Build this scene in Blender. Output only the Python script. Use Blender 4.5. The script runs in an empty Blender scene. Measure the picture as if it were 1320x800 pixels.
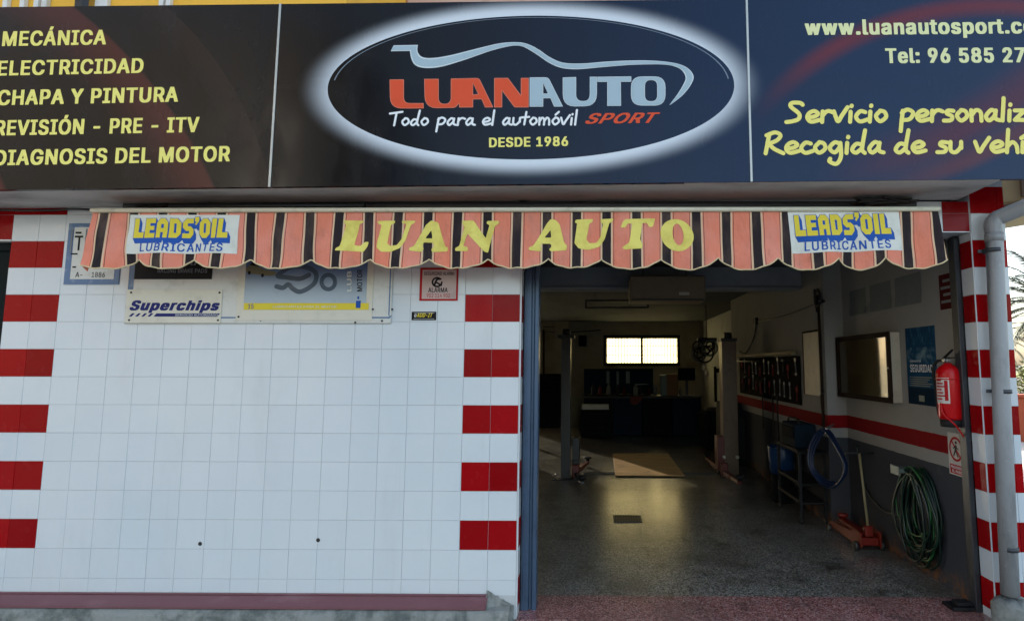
import bpy, bmesh, math, random
from mathutils import Vector, Matrix
R = math.radians
random.seed(7)
SC = bpy.context.scene
COL = SC.collection

# ------------------------------------------------------------------ camera
F, PX0, PIT, YAW, ROL = 705.286, 768.837, 0.09717104, 0.00958240, -0.00098960
CAM = Vector((0.59697, -3.96779, 1.756))
cd = bpy.data.cameras.new('camera')
cam = bpy.data.objects.new('camera', cd)
COL.objects.link(cam)
cd.sensor_fit = 'HORIZONTAL'
cd.sensor_width = 36.0
cd.lens = F / 1320.0 * 36.0
cd.shift_x = -(PX0 - 660.0) / 1320.0
cd.clip_end = 3000
cd.clip_start = 0.05
cam.location = CAM
cam.rotation_mode = 'QUATERNION'
cam.rotation_quaternion = (Matrix.Rotation(YAW, 4, 'Z') @ Matrix.Rotation(math.pi / 2 + PIT, 4, 'X') @ Matrix.Rotation(-ROL, 4, 'Z')).to_quaternion()
SC.camera = cam

# ------------------------------------------------------------------ daylight
SUN_AZ, SUN_EL = -28.0, 16.0            # degrees from +Y towards +X, and above the horizon
SKY_STRENGTH, SUN_STRENGTH, EXPOSURE = 0.14, 5.0, 2.25
world = bpy.data.worlds.new('World')
SC.world = world
world.use_nodes = True
nt = world.node_tree
sky = nt.nodes.new('ShaderNodeTexSky')
sky.sky_type = 'NISHITA'
sky.sun_disc = False
sky.sun_elevation = R(SUN_EL)
sky.sun_rotation = R(SUN_AZ)
sky.dust_density = 3.0
sky.air_density = 1.0
sky.ozone_density = 0.8
bg = nt.nodes['Background']
bg.inputs['Strength'].default_value = SKY_STRENGTH
hs = nt.nodes.new('ShaderNodeHueSaturation')
hs.inputs['Saturation'].default_value = 0.78
nt.links.new(sky.outputs['Color'], hs.inputs['Color'])
nt.links.new(hs.outputs['Color'], bg.inputs['Color'])
sl = bpy.data.lights.new('sun', 'SUN')
sl.energy = SUN_STRENGTH
sl.angle = R(0.5)
sl.color = (1.0, 0.93, 0.82)
sun = bpy.data.objects.new('sun', sl)
COL.objects.link(sun)
sdir = Vector((math.sin(R(SUN_AZ)) * math.cos(R(SUN_EL)), math.cos(R(SUN_AZ)) * math.cos(R(SUN_EL)), math.sin(R(SUN_EL))))
sun.rotation_mode = 'QUATERNION'
sun.rotation_quaternion = sdir.to_track_quat('Z', 'Y')
sun.location = sdir * 60
vs = SC.view_settings
vs.view_transform = 'Standard'
vs.look = 'None'
vs.exposure = EXPOSURE
vs.gamma = 1.0
vs.use_curve_mapping = False
SC.cycles.max_bounces = 8
SC.cycles.diffuse_bounces = 5
SC.cycles.sample_clamp_indirect = 6.0
SC.cycles.use_denoising = True

# ------------------------------------------------------------------ from a point of the photograph (1320 x 800) to a real surface
def ray(u, v):
    a, b = u - PX0, v - 400
    cr, sr = math.cos(ROL), math.sin(ROL)
    uu, vv = a * cr + b * sr, -a * sr + b * cr
    r, up = uu / F, -vv / F
    sp, cp = math.sin(PIT), math.cos(PIT)
    g, h = cp - up * sp, sp + up * cp
    s, c = math.sin(YAW), math.cos(YAW)
    return Vector((r * c - g * s, r * s + g * c, h))
def WY(u, v, Y):
    d = ray(u, v); return CAM + d * ((Y - CAM.y) / d.y)
def WX(u, v, X):
    d = ray(u, v); return CAM + d * ((X - CAM.x) / d.x)
def WZ(u, v, Z):
    d = ray(u, v); return CAM + d * ((Z - CAM.z) / d.z)

# ------------------------------------------------------------------ materials
def srgb(h):
    h = h.lstrip('#')
    o = []
    for i in (0, 2, 4):
        c = int(h[i:i + 2], 16) / 255
        o.append(c / 12.92 if c <= .04045 else ((c + .055) / 1.055) ** 2.4)
    return tuple(o)
class S:
    """a socket one can calculate with"""
    def __init__(s, nt, sock): s.nt, s.k = nt, sock
    def _m(s, op, *a, clamp=False):
        n = s.nt.nodes.new('ShaderNodeMath'); n.operation = op; n.use_clamp = clamp
        for i, x in enumerate((s,) + a):
            if isinstance(x, S): s.nt.links.new(x.k, n.inputs[i])
            else: n.inputs[i].default_value = x
        return S(s.nt, n.outputs[0])
    def __add__(s, o): return s._m('ADD', o)
    def __sub__(s, o): return s._m('SUBTRACT', o)
    def __mul__(s, o): return s._m('MULTIPLY', o)
    def __truediv__(s, o): return s._m('DIVIDE', o)
    __radd__ = __add__
    __rmul__ = __mul__
    def pw(s, o): return s._m('POWER', o)
    def sqrt(s): return s._m('SQRT')
    def gt(s, o): return s._m('GREATER_THAN', o)
    def lt(s, o): return s._m('LESS_THAN', o)
    def frac(s): return s._m('FRACT')
    def abs(s): return s._m('ABSOLUTE')
    def clamp(s): return s._m('ADD', 0.0, clamp=True)
    def inv(s):
        n = s.nt.nodes.new('ShaderNodeMath'); n.operation = 'SUBTRACT'; n.inputs[0].default_value = 1.0
        s.nt.links.new(s.k, n.inputs[1]); return S(s.nt, n.outputs[0])
    def ramp(s, a, b, c=0.0, d=1.0):
        n = s.nt.nodes.new('ShaderNodeMapRange'); n.interpolation_type = 'SMOOTHSTEP'
        s.nt.links.new(s.k, n.inputs['Value'])
        for i, x in zip((1, 2, 3, 4), (a, b, c, d)): n.inputs[i].default_value = x
        return S(s.nt, n.outputs[0])
class Mat:
    def __init__(s, name, col=(.5, .5, .5), rough=.5, metal=0.0, spec=.5, coat=0.0):
        s.m = bpy.data.materials.new(name); s.m.use_nodes = True
        s.nt = s.m.node_tree; s.b = s.nt.nodes['Principled BSDF']
        s.b.inputs['Base Color'].default_value = (*col, 1)
        s.b.inputs['Roughness'].default_value = rough
        s.b.inputs['Metallic'].default_value = metal
        s.b.inputs['Specular IOR Level'].default_value = spec
        s.b.inputs['Coat Weight'].default_value = coat
        s.col = None; s.base = col
    def pos(s):
        g = s.nt.nodes.new('ShaderNodeNewGeometry')
        x = s.nt.nodes.new('ShaderNodeSeparateXYZ')
        s.nt.links.new(g.outputs['Position'], x.inputs[0]); s.geo = g
        return [S(s.nt, x.outputs[i]) for i in range(3)]
    def noise(s, scale, detail=4, rough=.55, stretch=(1, 1, 1), dist=0.0):
        g = s.nt.nodes.new('ShaderNodeNewGeometry')
        mp = s.nt.nodes.new('ShaderNodeMapping'); mp.inputs['Scale'].default_value = stretch
        n = s.nt.nodes.new('ShaderNodeTexNoise')
        n.inputs['Scale'].default_value = scale; n.inputs['Detail'].default_value = detail
        n.inputs['Roughness'].default_value = rough; n.inputs['Distortion'].default_value = dist
        s.nt.links.new(g.outputs['Position'], mp.inputs[0]); s.nt.links.new(mp.outputs[0], n.inputs['Vector'])
        return S(s.nt, n.outputs['Fac'])
    def voro(s, scale, out='Color', feature='F1'):
        g = s.nt.nodes.new('ShaderNodeNewGeometry')
        n = s.nt.nodes.new('ShaderNodeTexVoronoi'); n.feature = feature
        n.inputs['Scale'].default_value = scale
        s.nt.links.new(g.outputs['Position'], n.inputs['Vector'])
        return S(s.nt, n.outputs[out])
    def island(s):
        g = s.nt.nodes.new('ShaderNodeNewGeometry')
        return S(s.nt, g.outputs['Random Per Island'])
    def mix(s, fac, col, mode='MIX'):
        """lay col over what the base colour is so far"""
        n = s.nt.nodes.new('ShaderNodeMix'); n.data_type = 'RGBA'; n.blend_type = mode
        if isinstance(fac, S): s.nt.links.new(fac.k, n.inputs[0])
        else: n.inputs[0].default_value = fac
        if s.col: s.nt.links.new(s.col, n.inputs[6])
        else: n.inputs[6].default_value = (*s.base, 1)
        if isinstance(col, S): s.nt.links.new(col.k, n.inputs[7])
        else: n.inputs[7].default_value = (*col, 1)
        s.col = n.outputs[2]; s.nt.links.new(s.col, s.b.inputs['Base Color'])
        return s
    def rough(s, k): s.nt.links.new(k.k, s.b.inputs['Roughness']); return s
    def bump(s, k, strength=.3, dist=.01):
        n = s.nt.nodes.new('ShaderNodeBump'); n.inputs['Strength'].default_value = strength; n.inputs['Distance'].default_value = dist
        s.nt.links.new(k.k, n.inputs['Height']); s.nt.links.new(n.outputs[0], s.b.inputs['Normal']); return s
    def wear(s, col, scale=6, lo=.5, hi=.75, amt=.6, stretch=(1, 1, 1)):
        return s.mix(s.noise(scale, 6, .65, stretch).ramp(lo, hi, 0, amt), col)
MM = {}
def M(name, col, rough=.5, metal=0.0, spec=.5, wear=None, scale=7, lo=.48, hi=.78, amt=.55, bump=0, coat=0):
    if isinstance(col, str): col = srgb(col)
    k = Mat(name, col, rough, metal, spec, coat)
    w = wear if wear is not None else tuple(c * .6 for c in col)
    if isinstance(w, str): w = srgb(w)
    k.wear(w, scale, lo, hi, amt)
    if bump: k.bump(k.noise(scale * 12, 5), bump, .004)
    MM[name] = k.m
    return k

# ------------------------------------------------------------------ shapes
BASE = {}
def prop(o, label=None, cat=None, group=None, kind=None):
    if label: o['label'] = label
    if cat: o['category'] = cat
    if group: o['group'] = group
    if kind: o['kind'] = kind
    return o
def thing(name, loc, label, cat, group=None):
    o = bpy.data.objects.new(name, None); COL.objects.link(o)
    o.empty_display_size = .1
    o.location = loc; BASE[o.name] = Vector(loc)
    return prop(o, label, cat, group)
class MB:
    def __init__(s): s.bm = bmesh.new(); s.mi = 0
    def _add(s, verts, faces, smooth=False):
        vs_ = [s.bm.verts.new(v) for v in verts]; out = []
        for f in faces:
            try:
                fc = s.bm.faces.new([vs_[i] for i in f]); fc.material_index = s.mi; fc.smooth = smooth; out.append(fc)
            except ValueError: pass
        return vs_, out
    def box(s, x0, x1, y0, y1, z0, z1, bev=0.0, rot=None, seg=1):
        if x0 > x1: x0, x1 = x1, x0
        if y0 > y1: y0, y1 = y1, y0
        if z0 > z1: z0, z1 = z1, z0
        c = [(x, y, z) for x in (x0, x1) for y in (y0, y1) for z in (z0, z1)]
        v, f = s._add(c, [(0, 1, 3, 2), (4, 6, 7, 5), (0, 4, 5, 1), (2, 3, 7, 6), (0, 2, 6, 4), (1, 5, 7, 3)])
        if bev:
            e = list({e for fc in f for e in fc.edges})
            r = bmesh.ops.bevel(s.bm, geom=e, offset=bev, segments=seg, affect='EDGES', clamp_overlap=True)
            for fc in r['faces']: fc.material_index = s.mi
            v = list({q for fc in r['faces'] for q in fc.verts} | {q for q in v if q.is_valid})
        if rot is not None:
            for q in v: q.co = rot @ q.co
        return s
    def obox(s, c, half, mat3, bev=0.0):
        """box about c with half sizes, axes from a 3x3 matrix"""
        m = Matrix.Translation(c) @ mat3.to_4x4()
        return s.box(-half[0], half[0], -half[1], half[1], -half[2], half[2], bev, m)
    def bar(s, a, b, w, h, bev=0.0):
        a, b = Vector(a), Vector(b); d = b - a
        m = d.to_track_quat('Z', 'Y').to_matrix()
        return s.obox((a + b) / 2, (w / 2, h / 2, d.length / 2), m, bev)
    def tube(s, pts, r, n=10, closed=False, caps=True, smooth=True):
        pts = [Vector(p) for p in pts]; k = len(pts)
        rr = r if isinstance(r, (list, tuple)) else [r] * k
        rings = []; up = None
        for i, p in enumerate(pts):
            if closed: t = pts[(i + 1) % k] - pts[i - 1]
            else: t = pts[min(i + 1, k - 1)] - pts[max(i - 1, 0)]
            t = t.normalized() if t.length > 1e-9 else Vector((0, 0, 1))
            if up is None: up = t.orthogonal().normalized()
            else:
                up = up - t * up.dot(t)
                up = up.normalized() if up.length > 1e-6 else t.orthogonal().normalized()
            sd = t.cross(up)
            rings.append([s.bm.verts.new(p + (up * math.cos(2 * math.pi * j / n) + sd * math.sin(2 * math.pi * j / n)) * rr[i]) for j in range(n)])
        for i in range(k if closed else k - 1):
            A, B = rings[i], rings[(i + 1) % k]
            for j in range(n):
                f = s.bm.faces.new((A[j], A[(j + 1) % n], B[(j + 1) % n], B[j])); f.smooth = smooth; f.material_index = s.mi
        if caps and not closed:
            for rg in (rings[0][::-1], rings[-1]):
                f = s.bm.faces.new(rg); f.material_index = s.mi
        return s
    def cyl(s, a, b, r, n=24, r2=None):
        return s.tube([a, b], [r, r if r2 is None else r2], n)
    def lathe(s, c, prof, n=28, axis='Z'):
        """prof: (radius, height) from bottom to top"""
        c = Vector(c); rings = []
        for r, h in prof:
            rg = []
            for j in range(n):
                a = 2 * math.pi * j / n
                if axis == 'Z': q = Vector((r * math.cos(a), r * math.sin(a), h))
                elif axis == 'Y': q = Vector((r * math.cos(a), h, -r * math.sin(a)))
                else: q = Vector((h, r * math.cos(a), r * math.sin(a)))
                rg.append(s.bm.verts.new(c + q))
            rings.append(rg)
        for A, B in zip(rings, rings[1:]):
            for j in range(n):
                f = s.bm.faces.new((A[j], A[(j + 1) % n], B[(j + 1) % n], B[j])); f.smooth = True; f.material_index = s.mi
        for rg in (rings[0][::-1], rings[-1]):
            f = s.bm.faces.new(rg); f.material_index = s.mi
        return s
    def prism(s, poly, o, ex, ey, depth):
        """polygon in the plane (o, ex, ey), pushed along depth (a vector)"""
        o, ex, ey, d = Vector(o), Vector(ex), Vector(ey), Vector(depth)
        n = len(poly)
        A = [o + ex * p[0] + ey * p[1] for p in poly]
        fs = [tuple(range(n))[::-1], tuple(range(n, 2 * n))] + [(i, (i + 1) % n, n + (i + 1) % n, n + i) for i in range(n)]
        v, f = s._add(A + [a + d for a in A], fs)
        bmesh.ops.recalc_face_normals(s.bm, faces=f)
        return s
    def sheet(s, fn, nu, nv, smooth=True):
        v = [[s.bm.verts.new(fn(i / nu, j / nv)) for j in range(nv + 1)] for i in range(nu + 1)]
        for i in range(nu):
            for j in range(nv):
                f = s.bm.faces.new((v[i][j], v[i + 1][j], v[i + 1][j + 1], v[i][j + 1])); f.smooth = smooth; f.material_index = s.mi
        return s
    def merge(s, mesh, mat4=None, fn=None):
        t = bmesh.new(); t.from_mesh(mesh)
        mp = {}
        for q in t.verts:
            co = q.co.copy()
            if mat4: co = mat4 @ co
            if fn: co = fn(co)
            mp[q.index] = s.bm.verts.new(co)
        for f in t.faces:
            try:
                g = s.bm.faces.new([mp[q.index] for q in f.verts]); g.material_index = s.mi
            except ValueError: pass
        t.free(); return s
    def build(s, name, mats, parent=None, loc=None, label=None, cat=None, group=None, kind=None, autosmooth=False):
        me = bpy.data.meshes.new(name)
        base = BASE[parent.name] if parent else Vector(loc if loc is not None else (0, 0, 0))
        for q in s.bm.verts: q.co -= base
        s.bm.normal_update(); s.bm.to_mesh(me); s.bm.free()
        for m in (mats if isinstance(mats, (list, tuple)) else [mats]):
            me.materials.append(MM[m] if isinstance(m, str) else m)
        o = bpy.data.objects.new(name, me); COL.objects.link(o)
        if parent: o.parent = parent
        else: o.location = base
        BASE[o.name] = base
        return prop(o, label, cat, group, kind)
def kids(o): return [c for c in bpy.data.objects if c.parent == o]
def dup(o, loc=None, rot=None, label=None, parent=None):
    c = o.copy(); COL.objects.link(c)
    if parent: c.parent = parent
    for ch in kids(o): dup(ch, parent=c)
    if loc is not None: c.location = loc
    if rot is not None: c.rotation_euler = rot
    if label: c['label'] = label
    return c
def smoothpts(pts, n=6, closed=False):
    """Catmull-Rom through the points (any dimension)"""
    P = [tuple(p) for p in pts]; k = len(P); out = []
    if k < 3 and not closed: 
        return [tuple(P[0][d] + (P[-1][d] - P[0][d]) * i / n for d in range(len(P[0]))) for i in range(n + 1)]
    for i in range(k if closed else k - 1):
        if closed: a, b, c, d = P[i - 1], P[i], P[(i + 1) % k], P[(i + 2) % k]
        else: a, b, c, d = P[max(i - 1, 0)], P[i], P[i + 1], P[min(i + 2, k - 1)]
        for j in range(n):
            t = j / n
            out.append(tuple(.5 * (2 * b[q] + (c[q] - a[q]) * t + (2 * a[q] - 5 * b[q] + 4 * c[q] - d[q]) * t * t + (3 * b[q] - a[q] - 3 * c[q] + d[q]) * t ** 3) for q in range(len(b))))
    if not closed: out.append(P[-1])
    return out

# ------------------------------------------------------------------ lettering
def area2(L): return sum(L[k - 1][0] * L[k][1] - L[k][0] * L[k - 1][1] for k in range(len(L))) / 2
def grow(L, d):
    """push a closed outline outwards by d (inwards when negative)"""
    s = 1 if area2(L) > 0 else -1; out = []; n = len(L)
    for i in range(n):
        a, b, c = Vector(L[i - 1]), Vector(L[i]), Vector(L[(i + 1) % n])
        e, f = (b - a), (c - b)
        if e.length < 1e-9 or f.length < 1e-9: out.append(tuple(b)); continue
        e.normalize(); f.normalize(); n1, n2 = Vector((e.y, -e.x)), Vector((f.y, -f.x)); m = n1 + n2
        if m.length < .2: m = n1 * .7
        m.normalize(); k = d * s / max(.45, m.dot(n1)); out.append((b.x + m.x * k, b.y + m.y * k))
    return out
def fill_loops(loops, offset=0.0, wind=False, bands=40):
    """clean flat mesh of a shape with holes, cut into level strips; the first outline is the outside when offset is used"""
    if offset: loops = [grow(l, offset if i == 0 else -offset) for i, l in enumerate(loops)]
    E = []
    for l in loops:
        for i in range(len(l)):
            (x0, y0), (x1, y1) = l[i - 1], l[i]
            if abs(y1 - y0) > 1e-9: E.append((x0, y0, x1, y1, 1) if y0 < y1 else (x1, y1, x0, y0, -1))
    ys = sorted({e[1] for e in E} | {e[3] for e in E}); h = (ys[-1] - ys[0]) / bands
    q = [ys[0]]
    for y in ys[1:]:
        g = y - q[-1]
        if g < h * .02: continue
        k = max(1, math.ceil(g / h)); y0 = q[-1]; q += [y0 + g * (i + 1) / k for i in range(k)]
    V, F_ = [], []
    for y0, y1 in zip(q, q[1:]):
        ym = (y0 + y1) / 2; C = []
        for e in E:
            if e[1] <= ym < e[3]:
                k = (e[2] - e[0]) / (e[3] - e[1]); C.append((e[0] + (ym - e[1]) * k, e[0] + (y0 - e[1]) * k, e[0] + (y1 - e[1]) * k, e[4]))
        C.sort(); wn = 0; st = None
        for i, c in enumerate(C):
            was = wn; wn = wn + c[3] if wind else (i + 1) % 2
            if was == 0 and wn != 0: st = c
            elif was != 0 and wn == 0:
                n = len(V); V += [(st[1], y0, 0), (max(c[1], st[1]), y0, 0), (max(c[2], st[2]), y1, 0), (st[2], y1, 0)]; F_.append((n, n + 1, n + 2, n + 3))
    me = bpy.data.meshes.new('shape'); me.from_pydata(V, [], F_); return me
_tc = {}
_gm = {}
def glyph_mesh(ch, bold):
    """one letter, made heavier by laying its outline several times and merging"""
    if (ch, bold) not in _gm:
        lp = [[(l[i] / 1000, l[i + 1] / 1000) for i in range(0, len(l), 2)] for l in GLYPH[ch][1]]
        sh = [(0, 0)] if not bold else [(bold * (i / 2 - 1), bold * .42 * j) for i in range(5) for j in (-1, 1)]
        if lp:
            me = fill_loops([[(p[0] + dx, p[1] + dy) for p in l] for dx, dy in sh for l in lp], wind=True, bands=34)
            _gm[ch, bold] = ([(q.co.x, q.co.y) for q in me.vertices], [tuple(f.vertices) for f in me.polygons]); bpy.data.meshes.remove(me)
        else: _gm[ch, bold] = ([], [])
    return _gm[ch, bold]
def text_mesh(s, bold=0.0, shear=0.0, space=1.0):
    """letters side by side"""
    key = (s, bold, shear, space)
    if key in _tc: return _tc[key]
    V, Fc, x = [], [], 0.0
    for ch in s:
        P, T = glyph_mesh(ch, bold)
        o = len(V); V += [(x + p[0] + p[1] * shear, p[1], 0) for p in P]; Fc += [tuple(o + i for i in f) for f in T]
        x += GLYPH[ch][0] / 1000 * space + bold * 1.5
    me = bpy.data.meshes.new('writing'); me.from_pydata(V, [], Fc)
    xs = [q[0] for q in V]
    _tc[key] = (me, min(xs), max(xs))
    return _tc[key]
def cap_h(bold, ch='H'):
    me, _, _ = text_mesh(ch, bold)
    ys = [q.co.y for q in me.vertices]
    return max(ys)
def write(mb, s, A, B, H, n, bold=0.0, shear=0.0, space=1.0, ref='H', fn=None, lift=.0015):
    """letters from world point A to world point B along the baseline, capitals H metres tall, facing n"""
    me, x0, x1 = text_mesh(s, bold, shear, space)
    A, B, n = Vector(A), Vector(B), Vector(n).normalized()
    ex = (B - A) / (x1 - x0); up = n.cross((B - A).normalized()); h = H / cap_h(bold, ref)
    mb.merge(me, None, lambda c: (fn or (lambda q: q))(A + ex * (c.x - x0) + up * (c.y * h) + n * (lift + c.z)))
    return mb
_sn = [0]
def stroke(mb, pts, w, place, smooth=True, n=6, step=.00006):
    """a round-ended pen stroke of width w through 2D points; place(x, y, lift) gives the world point"""
    if smooth and len(pts) > 2: pts = smoothpts(pts, n)
    _sn[0] += 1; lift = .0012 + (_sn[0] % 24) * step
    P = [Vector((p[0], p[1])) for p in pts]; k = len(P)
    ww = w if isinstance(w, (list, tuple)) else [w] * k
    if len(ww) != k: ww = [ww[min(int(i / k * len(ww)), len(ww) - 1)] for i in range(k)]
    Lf, Rt = [], []
    for i in range(k):
        t = P[min(i + 1, k - 1)] - P[max(i - 1, 0)]
        t = t.normalized() if t.length > 1e-9 else Vector((1, 0))
        nn = Vector((-t.y, t.x)) * ww[i] / 2
        Lf.append(P[i] + nn); Rt.append(P[i] - nn)
    def cap(c, d, r):
        a0 = math.atan2(d.y, d.x); return [Vector((c.x + r * math.cos(a0 + math.pi / 2 - math.pi * j / 6), c.y + r * math.sin(a0 + math.pi / 2 - math.pi * j / 6))) for j in range(1, 6)]
    V = lambda p, i: mb.bm.verts.new(place(p.x, p.y, lift + .0006 * i / k))
    l = [V(p, i) for i, p in enumerate(Lf)]; r = [V(p, i) for i, p in enumerate(Rt)]
    def face(v):
        try:
            f = mb.bm.faces.new(v); f.material_index = mb.mi
        except ValueError: pass
    for i in range(k - 1): face((l[i], r[i], r[i + 1], l[i + 1]))
    d1 = (P[-1] - P[-2]); d0 = (P[0] - P[1])
    e = [V(p, k) for p in cap(P[-1], d1, ww[-1] / 2)]; face([r[-1]] + e[::-1] + [l[-1]])
    e = [V(p, 0) for p in cap(P[0], d0, ww[0] / 2)]; face([l[0]] + e[::-1] + [r[0]])
HAND = {
 'S': (1.3, [[(1.12, 1.55), (.95, 1.72), (.4, 1.72), (.3, 1.4), (.85, .75), (.8, .3), (.4, .1), (-.05, .02)]]),
 'e': (1.0, [[(.15, .42), (.6, .5), (.85, .75), (.6, .98), (.25, .8), (.1, .4), (.35, .04), (.95, .2)]]),
 'r': (.9, [[(.18, .95), (.1, 0)], [(.13, .5), (.35, .85), (.6, .97), (.88, .85)]]),
 'v': (1.0, [[(.05, .95), (.15, .5), (.3, .05), (.6, .6), (1.0, 1.3)]]),
 'i': (.45, [[(.2, .9), (.12, 0)], [(.27, 1.38), (.29, 1.44)]]),
 'c': (.9, [[(.75, .85), (.4, .93), (.1, .45), (.35, .03), (.88, .2)]]),
 'o': (1.0, [[(.45, .97), (.12, .5), (.38, .03), (.8, .4), (.72, .85), (.42, .97)]]),
 'p': (1.12, [[(.28, .95), (.15, 0), (.05, -.85)], [(.2, .75), (.6, 1.05), (.98, .75), (.7, .2), (.15, .12)]]),
 's': (.82, [[(.72, .9), (.35, .93), (.25, .68), (.6, .42), (.5, .08), (.02, .04)]]),
 'n': (.98, [[(.12, .95), (.1, 0)], [(.12, .5), (.45, .95), (.75, .75), (.76, .0)]]),
 'a': (1.12, [[(.8, .78), (.5, .95), (.12, .4), (.3, .02), (.68, .4), (.82, .9)], [(.8, .85), (.76, .2), (1.05, .03)]]),
 'l': (.45, [[(.3, 2.0), (.1, 0)]]),
 'z': (.95, [[(.1, .9), (.78, .9)], [(.78, .9), (.05, .06)], [(.05, .06), (.85, .05)]]),
 'R': (1.3, [[(.3, 1.65), (.02, 0)], [(.12, 1.6), (.7, 1.86), (1.05, 1.6), (.8, 1.15), (.25, .85)], [(.25, .85), (.6, .4), (1.2, .0)]]),
 'g': (1.08, [[(.8, .8), (.45, .95), (.1, .45), (.4, .05), (.75, .5), (.82, .9)], [(.82, .88), (.82, -.3), (.5, -.95), (.05, -.75), (.1, -.5)]]),
 'd': (1.08, [[(.72, .72), (.35, .8), (.05, .3), (.3, .02), (.7, .4)], [(.98, 2.0), (.72, .4), (.88, .0)]]),
 'u': (1.0, [[(.12, .95), (.1, .2), (.4, .03), (.75, .45), (.82, .95)], [(.82, .9), (.8, .4)]]),
 'h': (1.0, [[(.3, 2.0), (.1, 0)], [(.13, .45), (.5, .9), (.76, .6), (.8, 0)]]),
 '\u00ed': (.5, [[(.2, .9), (.12, 0)], [(.12, 1.25), (.55, 1.6)]]),
 'T': (1.15, [[(-.1, 1.62), (1.25, 1.85)], [(.62, 1.72), (.4, 0)]]),
 't': (.8, [[(.5, 1.75), (.28, .05)], [(-.05, 1.0), (.8, 1.08)]]),
 '\u00f3': (1.0, [[(.45, .97), (.12, .5), (.38, .03), (.8, .4), (.72, .85), (.42, .97)], [(.45, 1.35), (.8, 1.75)]]),
 'm': (1.4, [[(.12, .95), (.1, 0)], [(.12, .45), (.4, .95), (.62, .7), (.6, 0)], [(.62, .45), (.92, .95), (1.15, .7), (1.16, 0)]]),
 ' ': (.7, []),
}
def hand(mb, s, A, B, xh, w, n):
    """handwriting from A to B (world), x-height xh, pen width w"""
    A, B, n = Vector(A), Vector(B), Vector(n)
    adv = sum(HAND[c][0] for c in s); ex = (B - A) / adv; up = n.cross((B - A).normalized()) * xh
    kx = ex.length; x = 0.0
    for c in s:
        a, st = HAND[c]
        for q in st:
            pts = [((x + p[0]) * kx, p[1] * xh) for p in q]
            exn = ex.normalized(); upn = up.normalized()
            stroke(mb, pts, w, lambda px, py, lf: A + exn * px + upn * py + n * lf)
        x += a
FRONT = Vector((0, -1, 0))
LEFT = Vector((-1, 0, 0))
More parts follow.
